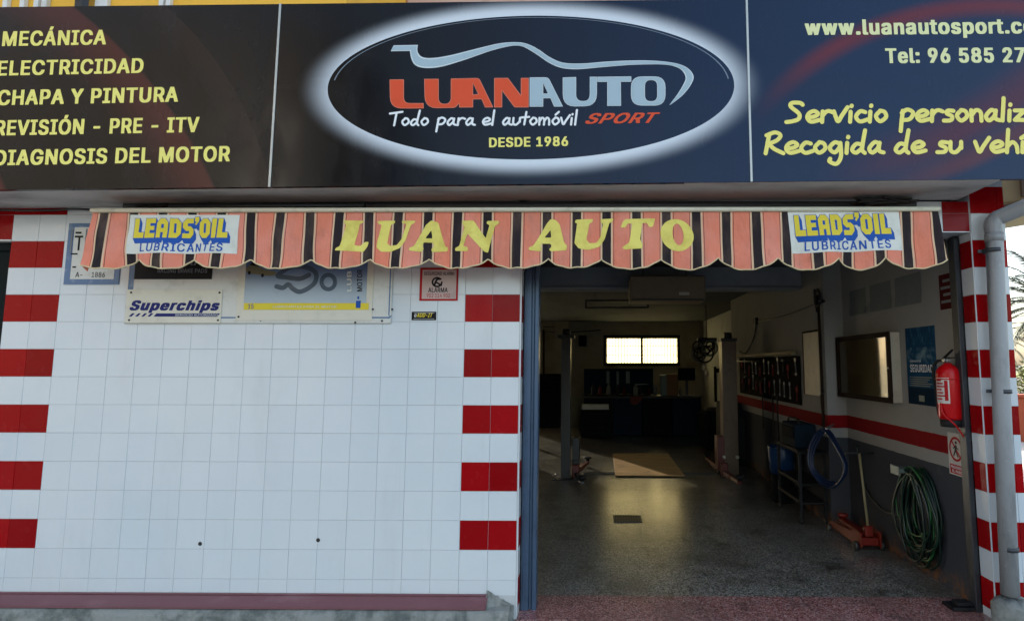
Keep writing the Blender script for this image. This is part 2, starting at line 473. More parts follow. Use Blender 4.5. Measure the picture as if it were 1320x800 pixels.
GLYPH = {
 ' ': (188, []),
 '-': (453, [[337,244,337,188,114,188,114,244]]),
 '.': (188, [[95,-4,86,-4,78,-1,70,3,63,9,57,16,53,24,50,32,50,41,50,50,53,59,57,66,63,73,70,79,78,83,86,86,95,87,104,86,113,83,121,79,128,73,134,66,138,59,140,50,141,41,140,32,138,24,134,16,128,9,121,3,113,-1,104,-4]]),
 '0': (453, [[227,-7,199,-5,174,1,151,11,130,24,111,41,95,62,80,86,69,113,60,144,53,178,49,214,48,254,49,294,53,330,60,364,69,395,81,422,95,447,112,467,130,484,151,498,174,508,200,514,227,516,254,514,279,508,302,498,323,484,342,467,358,447,372,422,384,395,393,364,400,330,404,294,405,254,404,214,400,178,393,144,384,113,373,86,359,62,342,41,323,24,302,11,279,1,254,-5],[227,50,245,51,261,56,276,63,290,74,303,87,313,103,323,122,330,144,336,168,340,194,343,223,344,254,343,285,340,314,336,341,330,365,323,387,313,405,303,422,290,435,276,446,261,453,245,458,227,460,209,458,192,453,177,446,163,435,151,422,140,405,131,387,123,365,117,341,113,314,110,285,109,254,110,223,113,194,117,168,123,144,131,122,140,103,151,87,163,74,177,63,192,56,209,51]]),
 '1': (453, [[76,0,76,55,391,55,391,0],[276,509,276,0,212,0,212,448,209,448,86,358,86,427,198,509]]),
 '2': (453, [[64,0,64,47,234,229,248,243,261,257,272,270,282,282,291,294,299,305,305,316,311,327,315,337,318,348,320,360,320,371,319,385,317,397,313,408,308,419,301,428,293,436,283,443,273,449,262,454,250,457,237,459,224,460,209,459,196,457,184,453,172,447,162,441,153,433,145,424,139,413,134,402,130,390,128,376,127,362,66,362,67,384,71,405,77,424,86,442,98,459,111,473,126,486,143,496,162,505,182,511,203,514,225,516,247,514,268,511,288,505,306,497,323,486,337,474,350,461,361,445,370,428,376,411,380,392,381,372,380,358,378,345,375,331,371,318,365,304,357,290,347,275,336,259,322,241,306,223,288,202,267,180,153,60,153,57,389,57,389,0]]),
 '4': (453, [[40,105,40,158,247,509,311,509,109,166,109,163,413,163,413,105],[282,0,282,121,282,146,282,318,343,318,343,0]]),
 '5': (453, [[221,-7,199,-6,178,-2,159,3,140,11,123,21,108,32,94,45,83,60,73,76,66,93,62,111,60,130,122,130,124,119,127,108,132,98,138,89,145,80,154,73,163,66,173,60,184,56,196,52,208,50,221,50,236,51,250,53,264,58,276,64,288,72,298,82,307,92,314,104,320,117,324,131,327,146,328,162,327,178,324,193,320,208,314,221,306,233,297,244,286,254,275,262,262,269,248,273,233,276,218,277,205,276,192,275,180,272,167,268,156,264,145,258,136,252,128,246,67,253,96,509,366,509,366,452,151,452,134,301,136,301,145,308,155,315,166,320,178,325,190,329,203,331,216,333,229,334,247,333,263,330,279,326,294,321,308,314,321,306,334,296,345,285,355,273,364,260,372,246,379,231,384,215,388,199,390,181,391,163,390,139,385,117,379,95,369,76,357,57,343,41,327,27,309,15,289,6,268,-1,245,-5]]),
 '6': (453, [[226,-7,203,-5,182,-1,161,5,142,15,125,26,109,40,96,56,84,74,75,94,69,115,65,138,64,162,65,180,68,199,73,219,80,239,89,261,102,285,118,311,137,340,252,509,322,509,151,261,145,261,149,268,154,275,159,281,165,288,172,293,179,299,187,303,196,307,205,310,214,312,224,314,235,314,257,313,278,309,298,303,316,295,332,284,346,271,359,257,370,240,378,221,384,201,388,180,389,157,388,134,384,112,377,92,368,73,356,55,343,39,327,26,310,14,291,5,271,-2,249,-6],[226,48,241,49,254,52,267,56,279,63,289,70,299,79,307,90,314,101,320,114,324,128,327,142,327,157,327,173,324,187,320,201,314,213,307,225,299,235,289,244,279,251,267,258,254,262,241,264,226,265,212,264,198,262,186,258,174,252,163,244,153,235,145,225,138,214,132,201,128,188,126,174,125,158,126,143,128,128,132,114,138,102,145,90,153,79,163,70,174,63,186,56,198,52,212,49]]),
 '7': (453, [[97,0,323,448,323,452,62,452,62,509,391,509,391,449,165,0]]),
 '8': (453, [[226,-7,201,-6,178,-2,156,3,136,11,117,21,101,33,86,47,74,62,64,78,57,96,53,115,52,135,53,151,55,166,59,181,65,195,72,208,81,220,90,231,101,241,113,249,125,256,139,261,153,265,153,267,135,273,119,282,105,293,93,308,83,324,76,342,72,360,70,380,72,399,75,417,82,434,90,450,101,464,114,477,129,488,146,498,164,506,184,511,204,514,226,516,248,514,269,511,288,506,306,498,323,488,337,477,350,464,361,450,370,434,377,417,380,399,382,380,380,361,376,342,369,324,359,308,347,293,333,282,318,273,300,267,300,265,314,261,327,256,339,249,351,241,362,231,372,220,380,208,387,195,393,181,397,166,400,151,401,135,399,115,395,96,388,78,378,62,366,47,352,33,335,21,317,11,296,3,275,-2,251,-6],[226,49,243,50,258,52,272,55,285,60,296,66,307,74,315,82,323,91,329,102,333,113,336,126,337,139,336,152,333,165,329,177,322,189,314,199,305,208,295,216,283,223,270,228,256,232,242,234,226,235,211,234,196,232,182,228,169,223,157,216,147,208,138,199,130,189,123,177,119,165,116,152,115,139,116,126,119,113,123,102,129,91,136,82,145,74,156,66,167,60,180,55,195,52,210,50],[226,290,239,290,252,292,263,296,274,300,284,306,293,313,300,321,307,330,312,341,316,351,318,363,319,376,318,388,316,399,313,410,308,420,301,429,294,437,285,444,275,449,264,454,252,457,240,459,226,460,213,459,200,457,188,454,177,449,167,444,159,437,151,429,145,420,139,410,136,399,134,388,133,376,134,363,136,351,139,341,145,330,151,321,159,313,168,306,178,300,189,296,201,292,213,290]]),
 '9': (453, [[226,516,249,514,271,510,291,503,310,494,328,482,343,468,356,452,368,434,377,414,384,393,388,371,389,347,388,328,385,309,380,290,373,270,363,248,350,224,334,197,315,168,200,0,130,0,301,248,307,248,303,240,299,234,294,227,287,221,281,215,273,210,265,206,257,202,248,199,238,196,228,195,218,195,195,196,175,199,155,206,137,214,121,225,106,237,94,252,83,269,74,287,68,307,65,329,64,352,65,375,69,397,75,417,85,436,96,454,110,469,125,483,143,494,162,504,182,510,203,514],[226,460,212,459,199,457,186,452,174,446,163,438,154,429,145,419,138,407,133,395,129,381,126,367,125,352,126,336,129,322,133,308,138,295,145,284,154,274,163,265,174,257,186,251,199,247,212,244,226,243,240,244,254,247,267,251,279,257,289,265,299,273,307,284,314,295,320,308,324,321,327,335,327,350,327,366,324,381,320,394,314,407,307,419,299,429,290,438,279,446,267,452,254,457,241,459]]),
 ':': (188, [[95,-4,86,-4,78,-1,70,3,63,9,57,16,53,24,50,32,50,41,50,50,53,59,57,66,63,73,70,79,78,83,86,86,95,87,104,86,113,83,121,79,128,73,134,66,138,59,140,50,141,41,140,32,138,24,134,16,128,9,121,3,113,-1,104,-4],[95,271,86,272,78,274,70,278,63,284,57,291,53,299,50,307,50,316,50,325,53,334,57,342,63,349,70,354,78,359,86,361,95,362,104,361,113,359,121,354,128,349,134,342,138,334,140,325,141,316,140,307,138,299,134,291,128,284,121,278,113,274,104,272]]),
 'A': (480, [[16,0,201,509,276,509,463,0,395,0,287,302,282,317,276,334,270,352,264,372,257,394,250,420,241,447,232,478,245,478,236,447,228,419,220,393,213,371,206,351,201,333,195,317,191,302,85,0],[110,142,110,199,370,199,370,142]]),
 'B': (456, [[60,0,60,509,241,509,266,508,289,504,310,499,329,491,345,481,359,469,371,456,381,442,388,426,394,410,397,392,398,374,397,358,395,344,392,331,387,320,380,310,373,301,365,293,356,286,347,280,336,275,326,270,315,267,315,262,327,261,339,257,351,252,363,245,374,237,385,227,394,216,402,203,409,189,414,173,417,155,418,136,417,117,413,100,408,83,400,67,390,52,377,39,362,28,344,18,324,10,301,4,275,1,247,0],[125,57,245,57,272,58,296,63,315,70,330,80,341,92,349,105,354,120,355,137,355,149,352,161,348,173,342,184,335,194,327,203,317,211,306,218,293,224,279,228,264,230,248,231,125,231],[125,285,238,285,252,286,265,288,277,291,288,296,299,302,308,309,316,317,323,326,329,337,333,348,335,359,336,372,334,388,330,403,323,417,313,429,299,439,283,446,263,450,240,452,125,452]]),
 'C': (510, [[267,-7,235,-5,205,1,177,11,150,25,126,42,104,63,86,88,70,115,57,146,48,179,42,215,40,254,42,293,48,329,57,362,70,393,86,421,104,445,126,466,150,484,177,498,205,508,235,514,267,516,286,515,305,513,323,509,340,504,357,498,373,490,388,481,402,471,415,460,427,447,438,433,448,418,456,402,463,385,469,367,473,348,408,348,405,361,401,373,395,384,389,395,382,404,375,413,366,421,357,428,348,435,337,440,327,445,315,449,304,452,292,454,280,455,267,456,245,454,223,450,203,443,184,432,166,419,150,403,137,385,125,364,116,340,109,314,105,285,103,254,105,223,109,194,116,168,125,145,137,123,151,105,166,89,184,76,203,66,223,59,245,54,267,53,280,53,292,55,304,57,315,60,327,64,337,69,348,74,357,81,366,88,375,96,382,105,389,114,395,125,401,136,405,148,408,160,473,160,469,142,463,124,457,107,448,91,438,76,428,62,416,49,402,38,388,28,373,19,357,11,341,5,323,0,305,-4,286,-6]]),
 'D': (502, [[219,0,96,0,96,57,215,57,244,58,272,63,296,70,318,81,337,94,354,110,368,128,379,149,388,172,394,198,398,226,399,255,398,285,394,312,388,337,379,361,368,381,354,399,338,415,320,428,299,438,275,446,249,450,221,452,93,452,93,509,225,509,261,507,294,501,325,492,353,478,377,461,399,441,418,418,433,391,446,361,455,329,460,293,462,255,460,217,455,181,446,149,433,119,417,92,398,68,376,48,351,31,322,17,291,8,256,2],[125,509,125,0,60,0,60,509]]),
 'E': (419, [[60,0,60,509,372,509,372,452,125,452,125,286,355,286,355,229,125,229,125,57,375,57,375,0]]),
 'G': (520, [[269,-7,236,-5,205,1,176,11,149,25,125,43,104,64,85,88,69,116,57,146,47,179,42,215,40,254,42,293,47,329,57,362,69,393,85,421,103,445,125,466,149,484,175,498,203,508,233,514,265,516,285,515,304,513,322,509,340,504,358,497,374,489,389,480,403,469,416,458,429,445,439,431,449,416,458,401,465,384,470,367,474,349,408,349,404,361,399,372,393,383,387,393,380,403,373,411,365,420,356,427,347,434,337,439,326,444,315,448,304,452,291,454,279,455,265,456,243,454,222,450,202,443,183,432,166,419,150,404,137,385,125,364,116,340,109,314,105,285,103,254,105,223,109,194,116,168,125,145,137,124,151,105,166,90,184,76,203,66,224,59,246,54,269,53,290,54,309,57,328,63,345,71,360,81,374,93,386,107,396,123,404,141,410,160,414,180,415,202,434,199,283,199,283,256,478,256,478,200,476,170,471,141,463,115,451,91,436,69,419,50,399,33,377,19,352,8,326,0,298,-5]]),
 'H': (517, [[60,0,60,509,125,509,125,289,392,289,392,509,457,509,457,0,392,0,392,232,125,232,125,0]]),
 'I': (300, [[31,0,31,57,118,57,118,452,31,452,31,509,269,509,269,452,183,452,183,57,269,57,269,0]]),
 'J': (396, [[185,-7,153,-4,124,3,98,15,75,33,57,55,44,81,36,111,33,145,33,173,98,173,98,145,99,123,104,104,111,88,122,74,134,64,149,56,166,51,185,50,204,51,220,56,235,64,248,74,258,88,266,104,270,123,272,145,272,509,336,509,336,145,334,111,326,81,313,55,294,33,271,15,246,3,217,-4]]),
 'K': (467, [[104,145,104,216,113,228,122,239,130,250,139,261,148,272,157,282,165,293,174,303,184,314,193,324,202,334,212,344,364,509,448,509,231,276,228,276],[60,0,60,509,125,509,125,334,124,225,125,193,125,0],[372,0,188,259,228,309,449,0]]),
 'L': (393, [[60,0,60,509,125,509,125,57,361,57,361,0]]),
 'M': (628, [[60,0,60,509,152,509,277,187,287,159,299,123,311,84,322,49,307,49,318,83,330,121,342,158,352,187,476,509,568,509,568,0,504,0,504,291,504,327,505,369,506,413,507,457,513,457,509,445,505,433,502,421,498,409,482,363,467,322,456,291,342,0,286,0,170,291,159,321,145,361,129,408,112,457,119,457,120,416,121,372,122,328,122,291,122,0]]),
 'N': (523, [[60,0,60,509,136,509,343,183,347,176,352,169,357,160,363,151,369,141,375,130,381,119,388,107,394,94,401,82,407,68,414,55,405,54,403,68,402,81,401,95,401,108,400,121,400,134,399,146,399,157,399,195,399,509,463,509,463,0,387,0,202,290,177,331,171,342,164,354,156,367,148,381,108,452,119,454,122,384,124,328,125,291,125,0]]),
 'O': (533, [[267,-7,235,-5,205,1,177,11,150,25,126,42,105,63,86,88,70,115,57,146,48,179,42,215,40,254,42,293,48,329,57,362,70,393,86,421,105,445,126,466,150,484,177,498,205,508,235,514,267,516,299,514,329,508,357,498,384,484,408,466,429,445,448,421,464,393,477,362,486,329,491,293,493,254,491,215,486,179,477,146,464,115,448,88,429,63,408,42,384,25,357,11,329,1,299,-5],[267,53,289,54,310,59,330,66,349,76,367,89,383,105,396,123,408,144,418,168,425,194,429,223,430,254,429,286,425,314,418,341,408,365,396,386,383,404,367,420,349,433,330,443,310,450,289,454,267,456,245,454,223,450,203,443,184,433,167,420,151,404,137,385,125,364,116,340,109,314,105,285,103,254,105,223,109,194,116,168,125,144,137,123,151,105,167,89,184,76,203,66,223,59,245,54]]),
 'P': (445, [[60,0,60,509,235,509,263,507,289,503,312,497,332,487,350,476,366,462,379,447,390,430,398,411,404,391,407,370,409,348,407,325,404,304,398,284,390,265,379,248,366,233,350,219,332,207,312,198,289,191,263,187,235,186,109,186,109,242,233,242,252,243,269,246,284,250,297,256,308,264,318,272,327,282,333,294,338,306,342,319,344,333,344,348,344,362,342,376,338,389,333,402,326,413,318,423,308,431,297,439,284,444,268,449,251,451,232,452,125,452,125,0]]),
 'R': (449, [[60,0,60,509,236,509,264,507,290,504,313,497,333,489,351,478,367,465,380,450,390,433,399,415,405,395,408,374,409,352,408,330,405,309,399,290,390,271,380,255,367,240,351,228,333,217,312,209,289,203,264,199,236,198,96,198,96,255,234,255,252,256,269,258,284,262,298,267,309,273,319,281,327,290,334,300,339,312,342,324,344,338,345,352,344,367,342,380,339,393,334,405,327,415,319,425,309,433,298,440,284,445,269,449,252,451,233,452,125,452,125,0],[353,0,230,229,303,229,428,0]]),
 'S': (447, [[224,-9,197,-8,172,-4,149,1,128,9,108,19,91,31,76,45,64,60,54,77,46,96,41,115,38,137,104,137,107,123,110,110,116,98,123,88,132,79,142,71,154,64,166,59,180,55,194,52,209,50,224,49,241,50,257,52,272,55,286,60,299,66,311,74,321,82,329,92,336,102,341,114,345,126,346,139,345,151,342,161,338,171,332,179,325,186,316,193,307,199,296,205,284,209,272,214,259,218,245,222,184,239,154,249,128,260,105,274,86,289,71,307,60,326,54,348,52,372,53,393,58,413,65,431,75,448,87,463,102,476,119,488,138,498,158,506,180,511,203,514,227,516,252,514,275,511,296,505,316,498,334,488,351,476,365,463,377,449,387,433,394,415,399,397,401,378,337,378,334,396,326,412,316,426,302,437,286,447,267,453,247,457,225,459,209,458,194,456,180,452,167,448,156,442,145,435,136,427,129,418,123,409,118,398,116,387,115,376,116,363,119,352,124,342,131,334,139,326,148,319,158,313,169,308,180,304,191,300,202,296,212,293,264,279,276,276,287,272,299,268,312,264,324,258,336,252,347,245,359,238,369,229,379,220,387,209,395,198,401,185,405,171,407,155,408,139,407,118,403,99,396,81,386,64,374,48,360,34,343,21,323,11,302,2,278,-4,252,-8]]),
 'T': (449, [[32,452,32,509,417,509,417,452,257,452,257,0,193,0,193,452]]),
 'U': (517, [[259,-8,230,-7,203,-2,177,5,154,15,133,28,114,43,98,60,85,80,74,101,66,124,62,148,60,173,60,509,124,509,124,178,125,160,128,144,133,128,141,113,150,99,160,87,173,77,187,68,203,61,220,56,239,53,259,52,279,53,298,56,315,61,331,68,345,77,357,87,368,99,377,113,384,128,389,144,392,160,393,178,393,509,457,509,457,173,456,148,451,124,443,101,433,80,419,60,403,43,384,28,363,15,340,5,315,-2,288,-7]]),
 'V': (480, [[204,0,16,509,84,509,192,206,197,192,203,176,209,158,215,137,222,115,230,89,239,61,248,31,235,31,244,62,252,90,260,115,267,138,274,158,279,176,285,192,290,206,395,509,463,509,278,0]]),
 'Y': (472, [[203,0,203,208,16,509,91,509,192,344,200,331,208,318,215,305,222,292,229,279,236,264,243,248,250,230,224,230,231,248,237,265,244,280,251,293,258,306,265,318,273,331,280,344,381,509,455,509,268,208,268,0]]),
 'Z': (438, [[42,0,42,46,273,385,281,396,289,408,298,419,306,431,315,442,323,453,332,464,341,476,348,454,332,454,317,453,301,453,285,452,270,452,254,452,238,452,223,452,40,452,40,509,397,509,397,462,169,129,160,117,152,105,143,93,134,81,97,33,90,54,106,55,121,56,137,56,152,57,168,57,183,57,199,57,214,57,399,57,399,0]]),
 'a': (389, [[160,-9,142,-8,126,-5,110,-1,94,5,80,12,68,22,57,32,48,45,40,58,35,73,31,90,30,108,31,123,34,138,38,150,43,161,50,171,58,179,67,187,78,193,89,199,100,203,112,207,125,211,138,213,152,216,165,218,178,220,234,227,244,228,252,230,259,232,265,235,270,238,273,243,275,248,276,255,276,257,275,268,273,279,271,288,267,297,262,304,256,311,248,317,240,322,230,326,220,329,208,330,196,331,183,330,171,329,159,326,149,322,140,318,132,313,124,307,118,301,112,294,107,288,103,281,100,274,41,291,48,308,57,322,67,335,79,346,91,355,104,364,118,370,133,375,148,379,163,382,179,384,194,384,204,384,215,383,227,382,239,379,251,376,263,372,275,367,286,360,296,353,306,343,315,333,322,320,329,306,333,290,336,272,337,251,337,0,277,0,277,52,272,52,269,45,264,38,258,32,252,25,244,18,236,12,226,6,215,1,203,-3,190,-6,176,-8],[170,45,187,46,202,49,216,53,228,59,239,66,248,74,257,83,263,93,269,104,272,115,275,126,276,138,276,190,273,188,270,186,265,184,259,182,253,180,246,179,239,177,231,176,200,171,175,168,165,166,154,164,144,162,134,159,125,155,117,150,110,145,103,139,98,132,95,124,93,115,92,105,92,95,94,87,98,79,102,72,107,66,114,61,121,56,130,52,139,49,149,47,159,46]]),
 'c': (396, [[207,-8,182,-7,159,-2,137,6,117,16,98,30,82,46,68,64,56,85,46,108,40,133,36,159,34,187,36,216,40,243,46,268,56,291,68,312,82,330,98,346,117,360,137,371,159,378,182,383,207,384,221,384,234,383,247,380,260,377,272,373,284,368,295,362,305,356,315,349,324,341,332,332,340,322,347,312,353,301,358,289,362,277,303,262,301,269,298,276,294,283,290,289,286,295,281,301,276,306,270,311,264,315,257,319,250,322,242,325,234,327,226,329,217,329,207,330,189,329,173,325,158,319,145,310,134,300,124,287,115,274,108,258,103,242,99,224,97,206,96,187,97,169,99,151,103,134,108,117,115,102,124,89,134,76,145,66,158,57,173,51,189,48,207,46,217,47,226,48,234,49,243,52,250,54,258,58,264,62,271,66,277,71,282,76,287,82,292,89,296,95,299,102,302,110,304,117,363,102,359,90,354,78,348,67,341,56,334,46,325,37,316,29,306,21,296,15,285,9,273,4,261,-1,248,-4,235,-6,221,-8]]),
 'e': (404, [[212,-8,185,-7,161,-2,138,6,117,16,98,30,82,46,68,64,56,85,46,108,40,132,35,159,34,187,35,215,39,242,46,267,55,290,67,311,81,329,97,346,115,359,135,370,157,378,180,383,205,384,221,384,236,382,251,379,266,374,280,368,294,361,307,351,319,341,331,329,341,315,350,299,357,282,363,263,368,242,370,219,371,194,371,169,75,169,75,221,338,221,310,202,309,220,307,237,303,254,298,269,291,282,283,294,273,305,263,314,250,321,237,326,222,329,205,330,189,329,173,326,159,321,146,313,135,304,125,294,116,282,109,270,103,256,99,241,97,226,96,211,96,178,97,157,100,139,104,122,110,106,118,92,128,80,139,70,151,61,165,55,179,50,195,47,212,46,224,47,234,48,244,50,254,53,263,56,271,61,278,66,285,73,292,80,297,88,302,96,306,105,365,91,360,77,353,63,345,51,335,39,324,29,311,19,298,11,283,4,266,-1,249,-5,231,-7]]),
 'h': (410, [[114,227,114,0,53,0,53,509,114,509,114,287,102,287,112,312,124,332,137,349,152,362,169,372,187,379,207,383,227,384,246,383,264,380,280,376,295,369,309,360,321,349,332,336,341,321,348,304,353,285,356,264,357,240,357,0,296,0,296,235,295,256,290,275,283,291,273,304,260,315,246,323,229,328,210,329,197,328,184,326,172,322,161,317,150,311,141,303,133,293,126,283,121,271,117,257,114,243]]),
 'i': (167, [[53,0,53,379,114,379,114,0],[84,443,75,444,67,446,60,449,54,455,48,461,44,468,42,475,41,483,42,491,44,499,48,506,54,512,60,517,67,521,75,523,84,524,92,523,100,521,107,517,114,512,119,506,123,499,126,491,126,483,126,475,123,468,119,461,114,455,107,449,100,446,92,444]]),
 'l': (189, [[139,-2,119,-1,101,3,86,10,74,20,65,33,58,47,54,65,53,84,53,509,114,509,114,99,114,87,115,77,117,68,120,62,124,58,130,54,137,53,146,52,160,53,170,54,181,3,162,-1,156,-2,151,-2,145,-2]]),
 'm': (610, [[53,0,53,379,112,379,112,295,108,295,112,310,118,323,125,335,132,346,141,355,151,363,161,370,172,376,183,380,195,384,207,386,219,386,239,385,257,380,273,372,287,361,299,347,309,331,316,314,321,295,312,295,317,308,322,321,329,332,337,343,347,353,357,361,368,369,381,375,394,380,407,383,422,385,437,386,453,385,468,383,483,378,497,372,510,364,522,354,532,342,541,328,548,313,553,296,556,276,557,255,557,0,496,0,496,254,494,273,490,289,483,302,473,313,460,321,447,326,433,329,419,330,406,330,395,328,384,324,374,320,365,314,358,307,351,299,345,290,341,280,338,270,336,259,335,247,335,0,274,0,274,260,273,275,269,288,262,301,253,311,242,320,229,326,215,329,199,330,188,330,178,328,168,325,158,320,148,314,140,307,132,299,126,289,121,278,117,266,114,253,114,238,114,0]]),
 'n': (410, [[114,227,114,0,53,0,53,379,112,379,112,287,102,287,112,312,124,332,137,349,152,362,169,372,187,379,207,383,227,384,246,383,264,380,280,376,295,369,309,360,321,349,332,336,341,321,348,304,353,285,356,264,357,240,357,0,296,0,296,235,295,256,290,275,283,291,273,304,260,315,246,323,229,328,210,329,197,328,184,326,172,322,161,317,150,311,141,303,133,293,126,283,121,271,117,257,114,243]]),
 'o': (415, [[207,-8,182,-7,159,-2,137,6,117,16,98,30,82,46,68,64,56,85,46,108,40,133,36,159,34,187,36,216,40,243,46,268,56,291,68,312,82,330,98,346,117,360,137,371,159,378,182,383,207,384,233,383,256,378,278,371,299,360,317,346,333,330,347,312,359,291,369,268,376,243,380,216,381,187,380,159,376,133,369,108,359,85,347,64,333,46,317,30,299,16,278,6,256,-2,233,-7],[207,46,226,48,242,51,257,57,270,66,282,76,292,89,300,102,307,117,312,134,316,151,318,169,319,187,318,206,316,224,312,242,307,258,300,274,292,287,282,300,270,310,257,319,242,325,226,329,207,330,189,329,173,325,158,319,145,310,134,300,124,287,115,274,108,258,103,242,99,224,97,206,96,187,97,169,99,151,103,134,108,117,115,102,124,89,134,76,145,66,158,57,173,51,189,48]]),
 'p': (424, [[53,-143,53,379,112,379,112,319,118,319,122,325,126,331,131,338,137,346,144,353,152,360,161,367,171,373,183,378,197,381,212,384,229,384,252,383,274,378,294,371,313,361,330,347,345,332,359,313,370,293,379,270,385,245,389,218,390,189,389,160,385,133,379,108,370,84,359,64,346,45,330,29,313,16,294,5,274,-2,252,-7,229,-8,213,-7,198,-5,184,-1,173,4,162,10,153,17,145,24,138,31,132,39,127,46,122,53,118,59,114,59,114,-143],[220,47,237,48,253,51,267,57,279,66,291,76,301,88,309,101,316,117,321,133,325,151,327,170,328,189,327,209,325,227,321,245,316,261,309,276,301,290,291,301,280,311,267,319,253,325,237,329,220,330,203,329,188,325,174,320,161,312,150,302,140,291,132,278,125,263,120,247,116,229,113,210,113,189,113,169,116,150,120,132,125,115,132,100,140,86,150,75,162,65,174,57,188,51,204,48]]),
 'r': (259, [[53,0,53,379,112,379,112,321,115,321,122,335,130,347,140,358,152,367,166,375,181,380,196,384,213,385,229,384,243,384,243,322,230,324,224,325,219,325,213,326,207,326,194,325,182,323,170,319,159,315,149,309,140,301,132,293,126,284,121,273,117,262,114,250,114,237,114,0]]),
 's': (365, [[182,-8,163,-7,145,-5,128,-2,112,3,98,10,84,18,72,27,62,38,53,50,45,63,40,78,36,94,94,107,99,92,105,79,114,69,124,60,136,54,150,49,165,46,181,45,200,46,217,50,232,55,244,62,255,71,262,81,267,91,268,103,267,112,265,121,260,129,254,136,246,142,237,147,225,151,212,155,149,170,125,177,104,186,87,196,72,208,61,222,53,237,48,255,47,274,48,290,51,305,57,319,65,332,75,343,87,354,100,363,115,370,131,377,149,381,167,384,187,384,206,384,223,381,239,378,254,372,267,366,279,358,290,349,299,339,307,328,314,316,319,303,324,290,268,277,264,288,258,298,251,307,243,316,232,323,219,328,205,331,187,333,171,332,156,329,143,324,131,317,121,308,114,299,110,289,109,277,110,267,112,258,117,250,124,243,133,237,144,232,157,227,172,223,229,209,254,202,275,194,292,183,306,171,317,158,325,142,330,125,331,107,330,90,326,75,321,61,312,47,302,35,290,24,276,15,260,6,242,0,223,-5,203,-7]]),
 't': (227, [[204,379,204,327,6,327,6,379],[65,471,126,471,126,98,127,86,128,76,132,68,136,61,142,56,150,53,159,51,170,50,185,51,202,54,213,2,208,0,203,-1,198,-2,192,-3,186,-3,180,-4,174,-4,168,-4,145,-3,125,2,107,10,92,21,80,35,72,52,67,71,65,93]]),
 'u': (410, [[182,-5,164,-4,146,-1,130,4,115,11,101,20,89,31,78,44,69,59,62,76,57,95,54,116,53,139,53,379,114,379,114,144,115,123,119,105,127,89,137,75,150,64,164,56,181,52,200,50,213,51,226,53,238,57,249,62,259,69,268,77,276,86,283,97,289,109,293,122,295,137,296,153,296,379,357,379,357,0,298,0,298,92,307,92,297,67,286,47,272,30,257,17,240,7,222,0,203,-4]]),
 'w': (567, [[138,0,23,379,87,379,133,214,138,196,143,177,149,157,154,137,159,115,165,91,170,67,175,41,165,41,170,66,175,90,180,113,186,135,191,156,196,176,201,195,206,214,252,379,316,379,362,214,366,196,371,176,376,157,382,136,387,114,392,91,397,67,402,41,391,41,397,66,402,90,408,113,413,135,418,156,423,176,429,195,434,214,480,379,545,379,429,0,368,0,319,172,305,225,301,239,297,252,294,266,291,280,277,338,291,338,277,280,263,225,259,211,255,198,252,185,248,172,199,0]]),
 'x': (379, [[21,0,171,218,171,171,29,379,100,379,147,306,156,292,164,279,172,266,179,253,186,241,193,229,200,217,207,206,175,206,183,217,190,229,196,241,202,253,209,266,216,279,224,292,233,306,282,379,352,379,209,169,209,214,358,0,287,0,231,85,222,99,214,112,207,124,200,136,193,148,187,159,180,171,173,182,205,182,198,171,191,159,185,148,178,136,172,124,165,112,157,99,148,85,91,0]]),
 'Á': (480, [[16,0,201,509,276,509,463,0,395,0,287,302,282,317,276,334,270,352,264,372,257,394,250,420,241,447,232,478,245,478,236,447,228,419,220,393,213,371,206,351,201,333,195,317,191,302,85,0],[110,142,110,199,370,199,370,142],[213,558,260,659,329,659,263,558]]),
 'Ó': (533, [[267,-7,235,-5,205,1,177,11,150,25,126,42,105,63,86,88,70,115,57,146,48,179,42,215,40,254,42,293,48,329,57,362,70,393,86,421,105,445,126,466,150,484,177,498,205,508,235,514,267,516,299,514,329,508,357,498,384,484,408,466,429,445,448,421,464,393,477,362,486,329,491,293,493,254,491,215,486,179,477,146,464,115,448,88,429,63,408,42,384,25,357,11,329,1,299,-5],[267,53,289,54,310,59,330,66,349,76,367,89,383,105,396,123,408,144,418,168,425,194,429,223,430,254,429,286,425,314,418,341,408,365,396,386,383,404,367,420,349,433,330,443,310,450,289,454,267,456,245,454,223,450,203,443,184,433,167,420,151,404,137,385,125,364,116,340,109,314,105,285,103,254,105,223,109,194,116,168,125,144,137,123,151,105,167,89,184,76,203,66,223,59,245,54],[240,558,288,659,356,659,290,558]]),
}
# ------------------------------------------------------------------ the setting's materials
k = Mat('white_tile', srgb('cdd1d1'), .16)
k.mix(k.island().ramp(0, 1, 0, .22), srgb('bfc4c6'))
k.wear(srgb('9a958a'), 3.0, .5, .85, .16, (1, 1, .35)).wear(srgb('8e8676'), 40, .72, .8, .2).wear(srgb('8a867c'), 5.0, .58, .82, .16, (2.2, 1, .12)).wear(srgb('b3c0c9'), .5, .38, .72, .5)
k.rough(k.noise(1.6, 3).ramp(.3, .75, .12, .24)); MM['white_tile'] = k.m
k = Mat('red_tile', srgb('96090f'), .14, spec=.10)
k.mix(k.island().ramp(0, 1, 0, .55), srgb('6c060a')).wear(srgb('6a0a0c'), 14, .55, .85, .35)
k.rough(k.noise(9, 4).ramp(.3, .75, .10, .34)); MM['red_tile'] = k.m
M('grout', 'b6b9b8', .9, wear='8f8d86', scale=2.5, lo=.5, hi=.8, amt=.7)
k = Mat('masonry', srgb('8c8880'), .9); k.wear(srgb('4b4842'), 4, .4, .75, .7).bump(k.noise(30, 6), .4, .01); MM['masonry'] = k.m
k = Mat('canopy_plaster', srgb('c0beba'), .85)
k.wear(srgb('57534c'), 2.4, .42, .72, .65, (.35, 1, 1)).wear(srgb('3a3732'), 9, .62, .8, .5).bump(k.noise(40, 5), .25, .004); MM['canopy_plaster'] = k.m
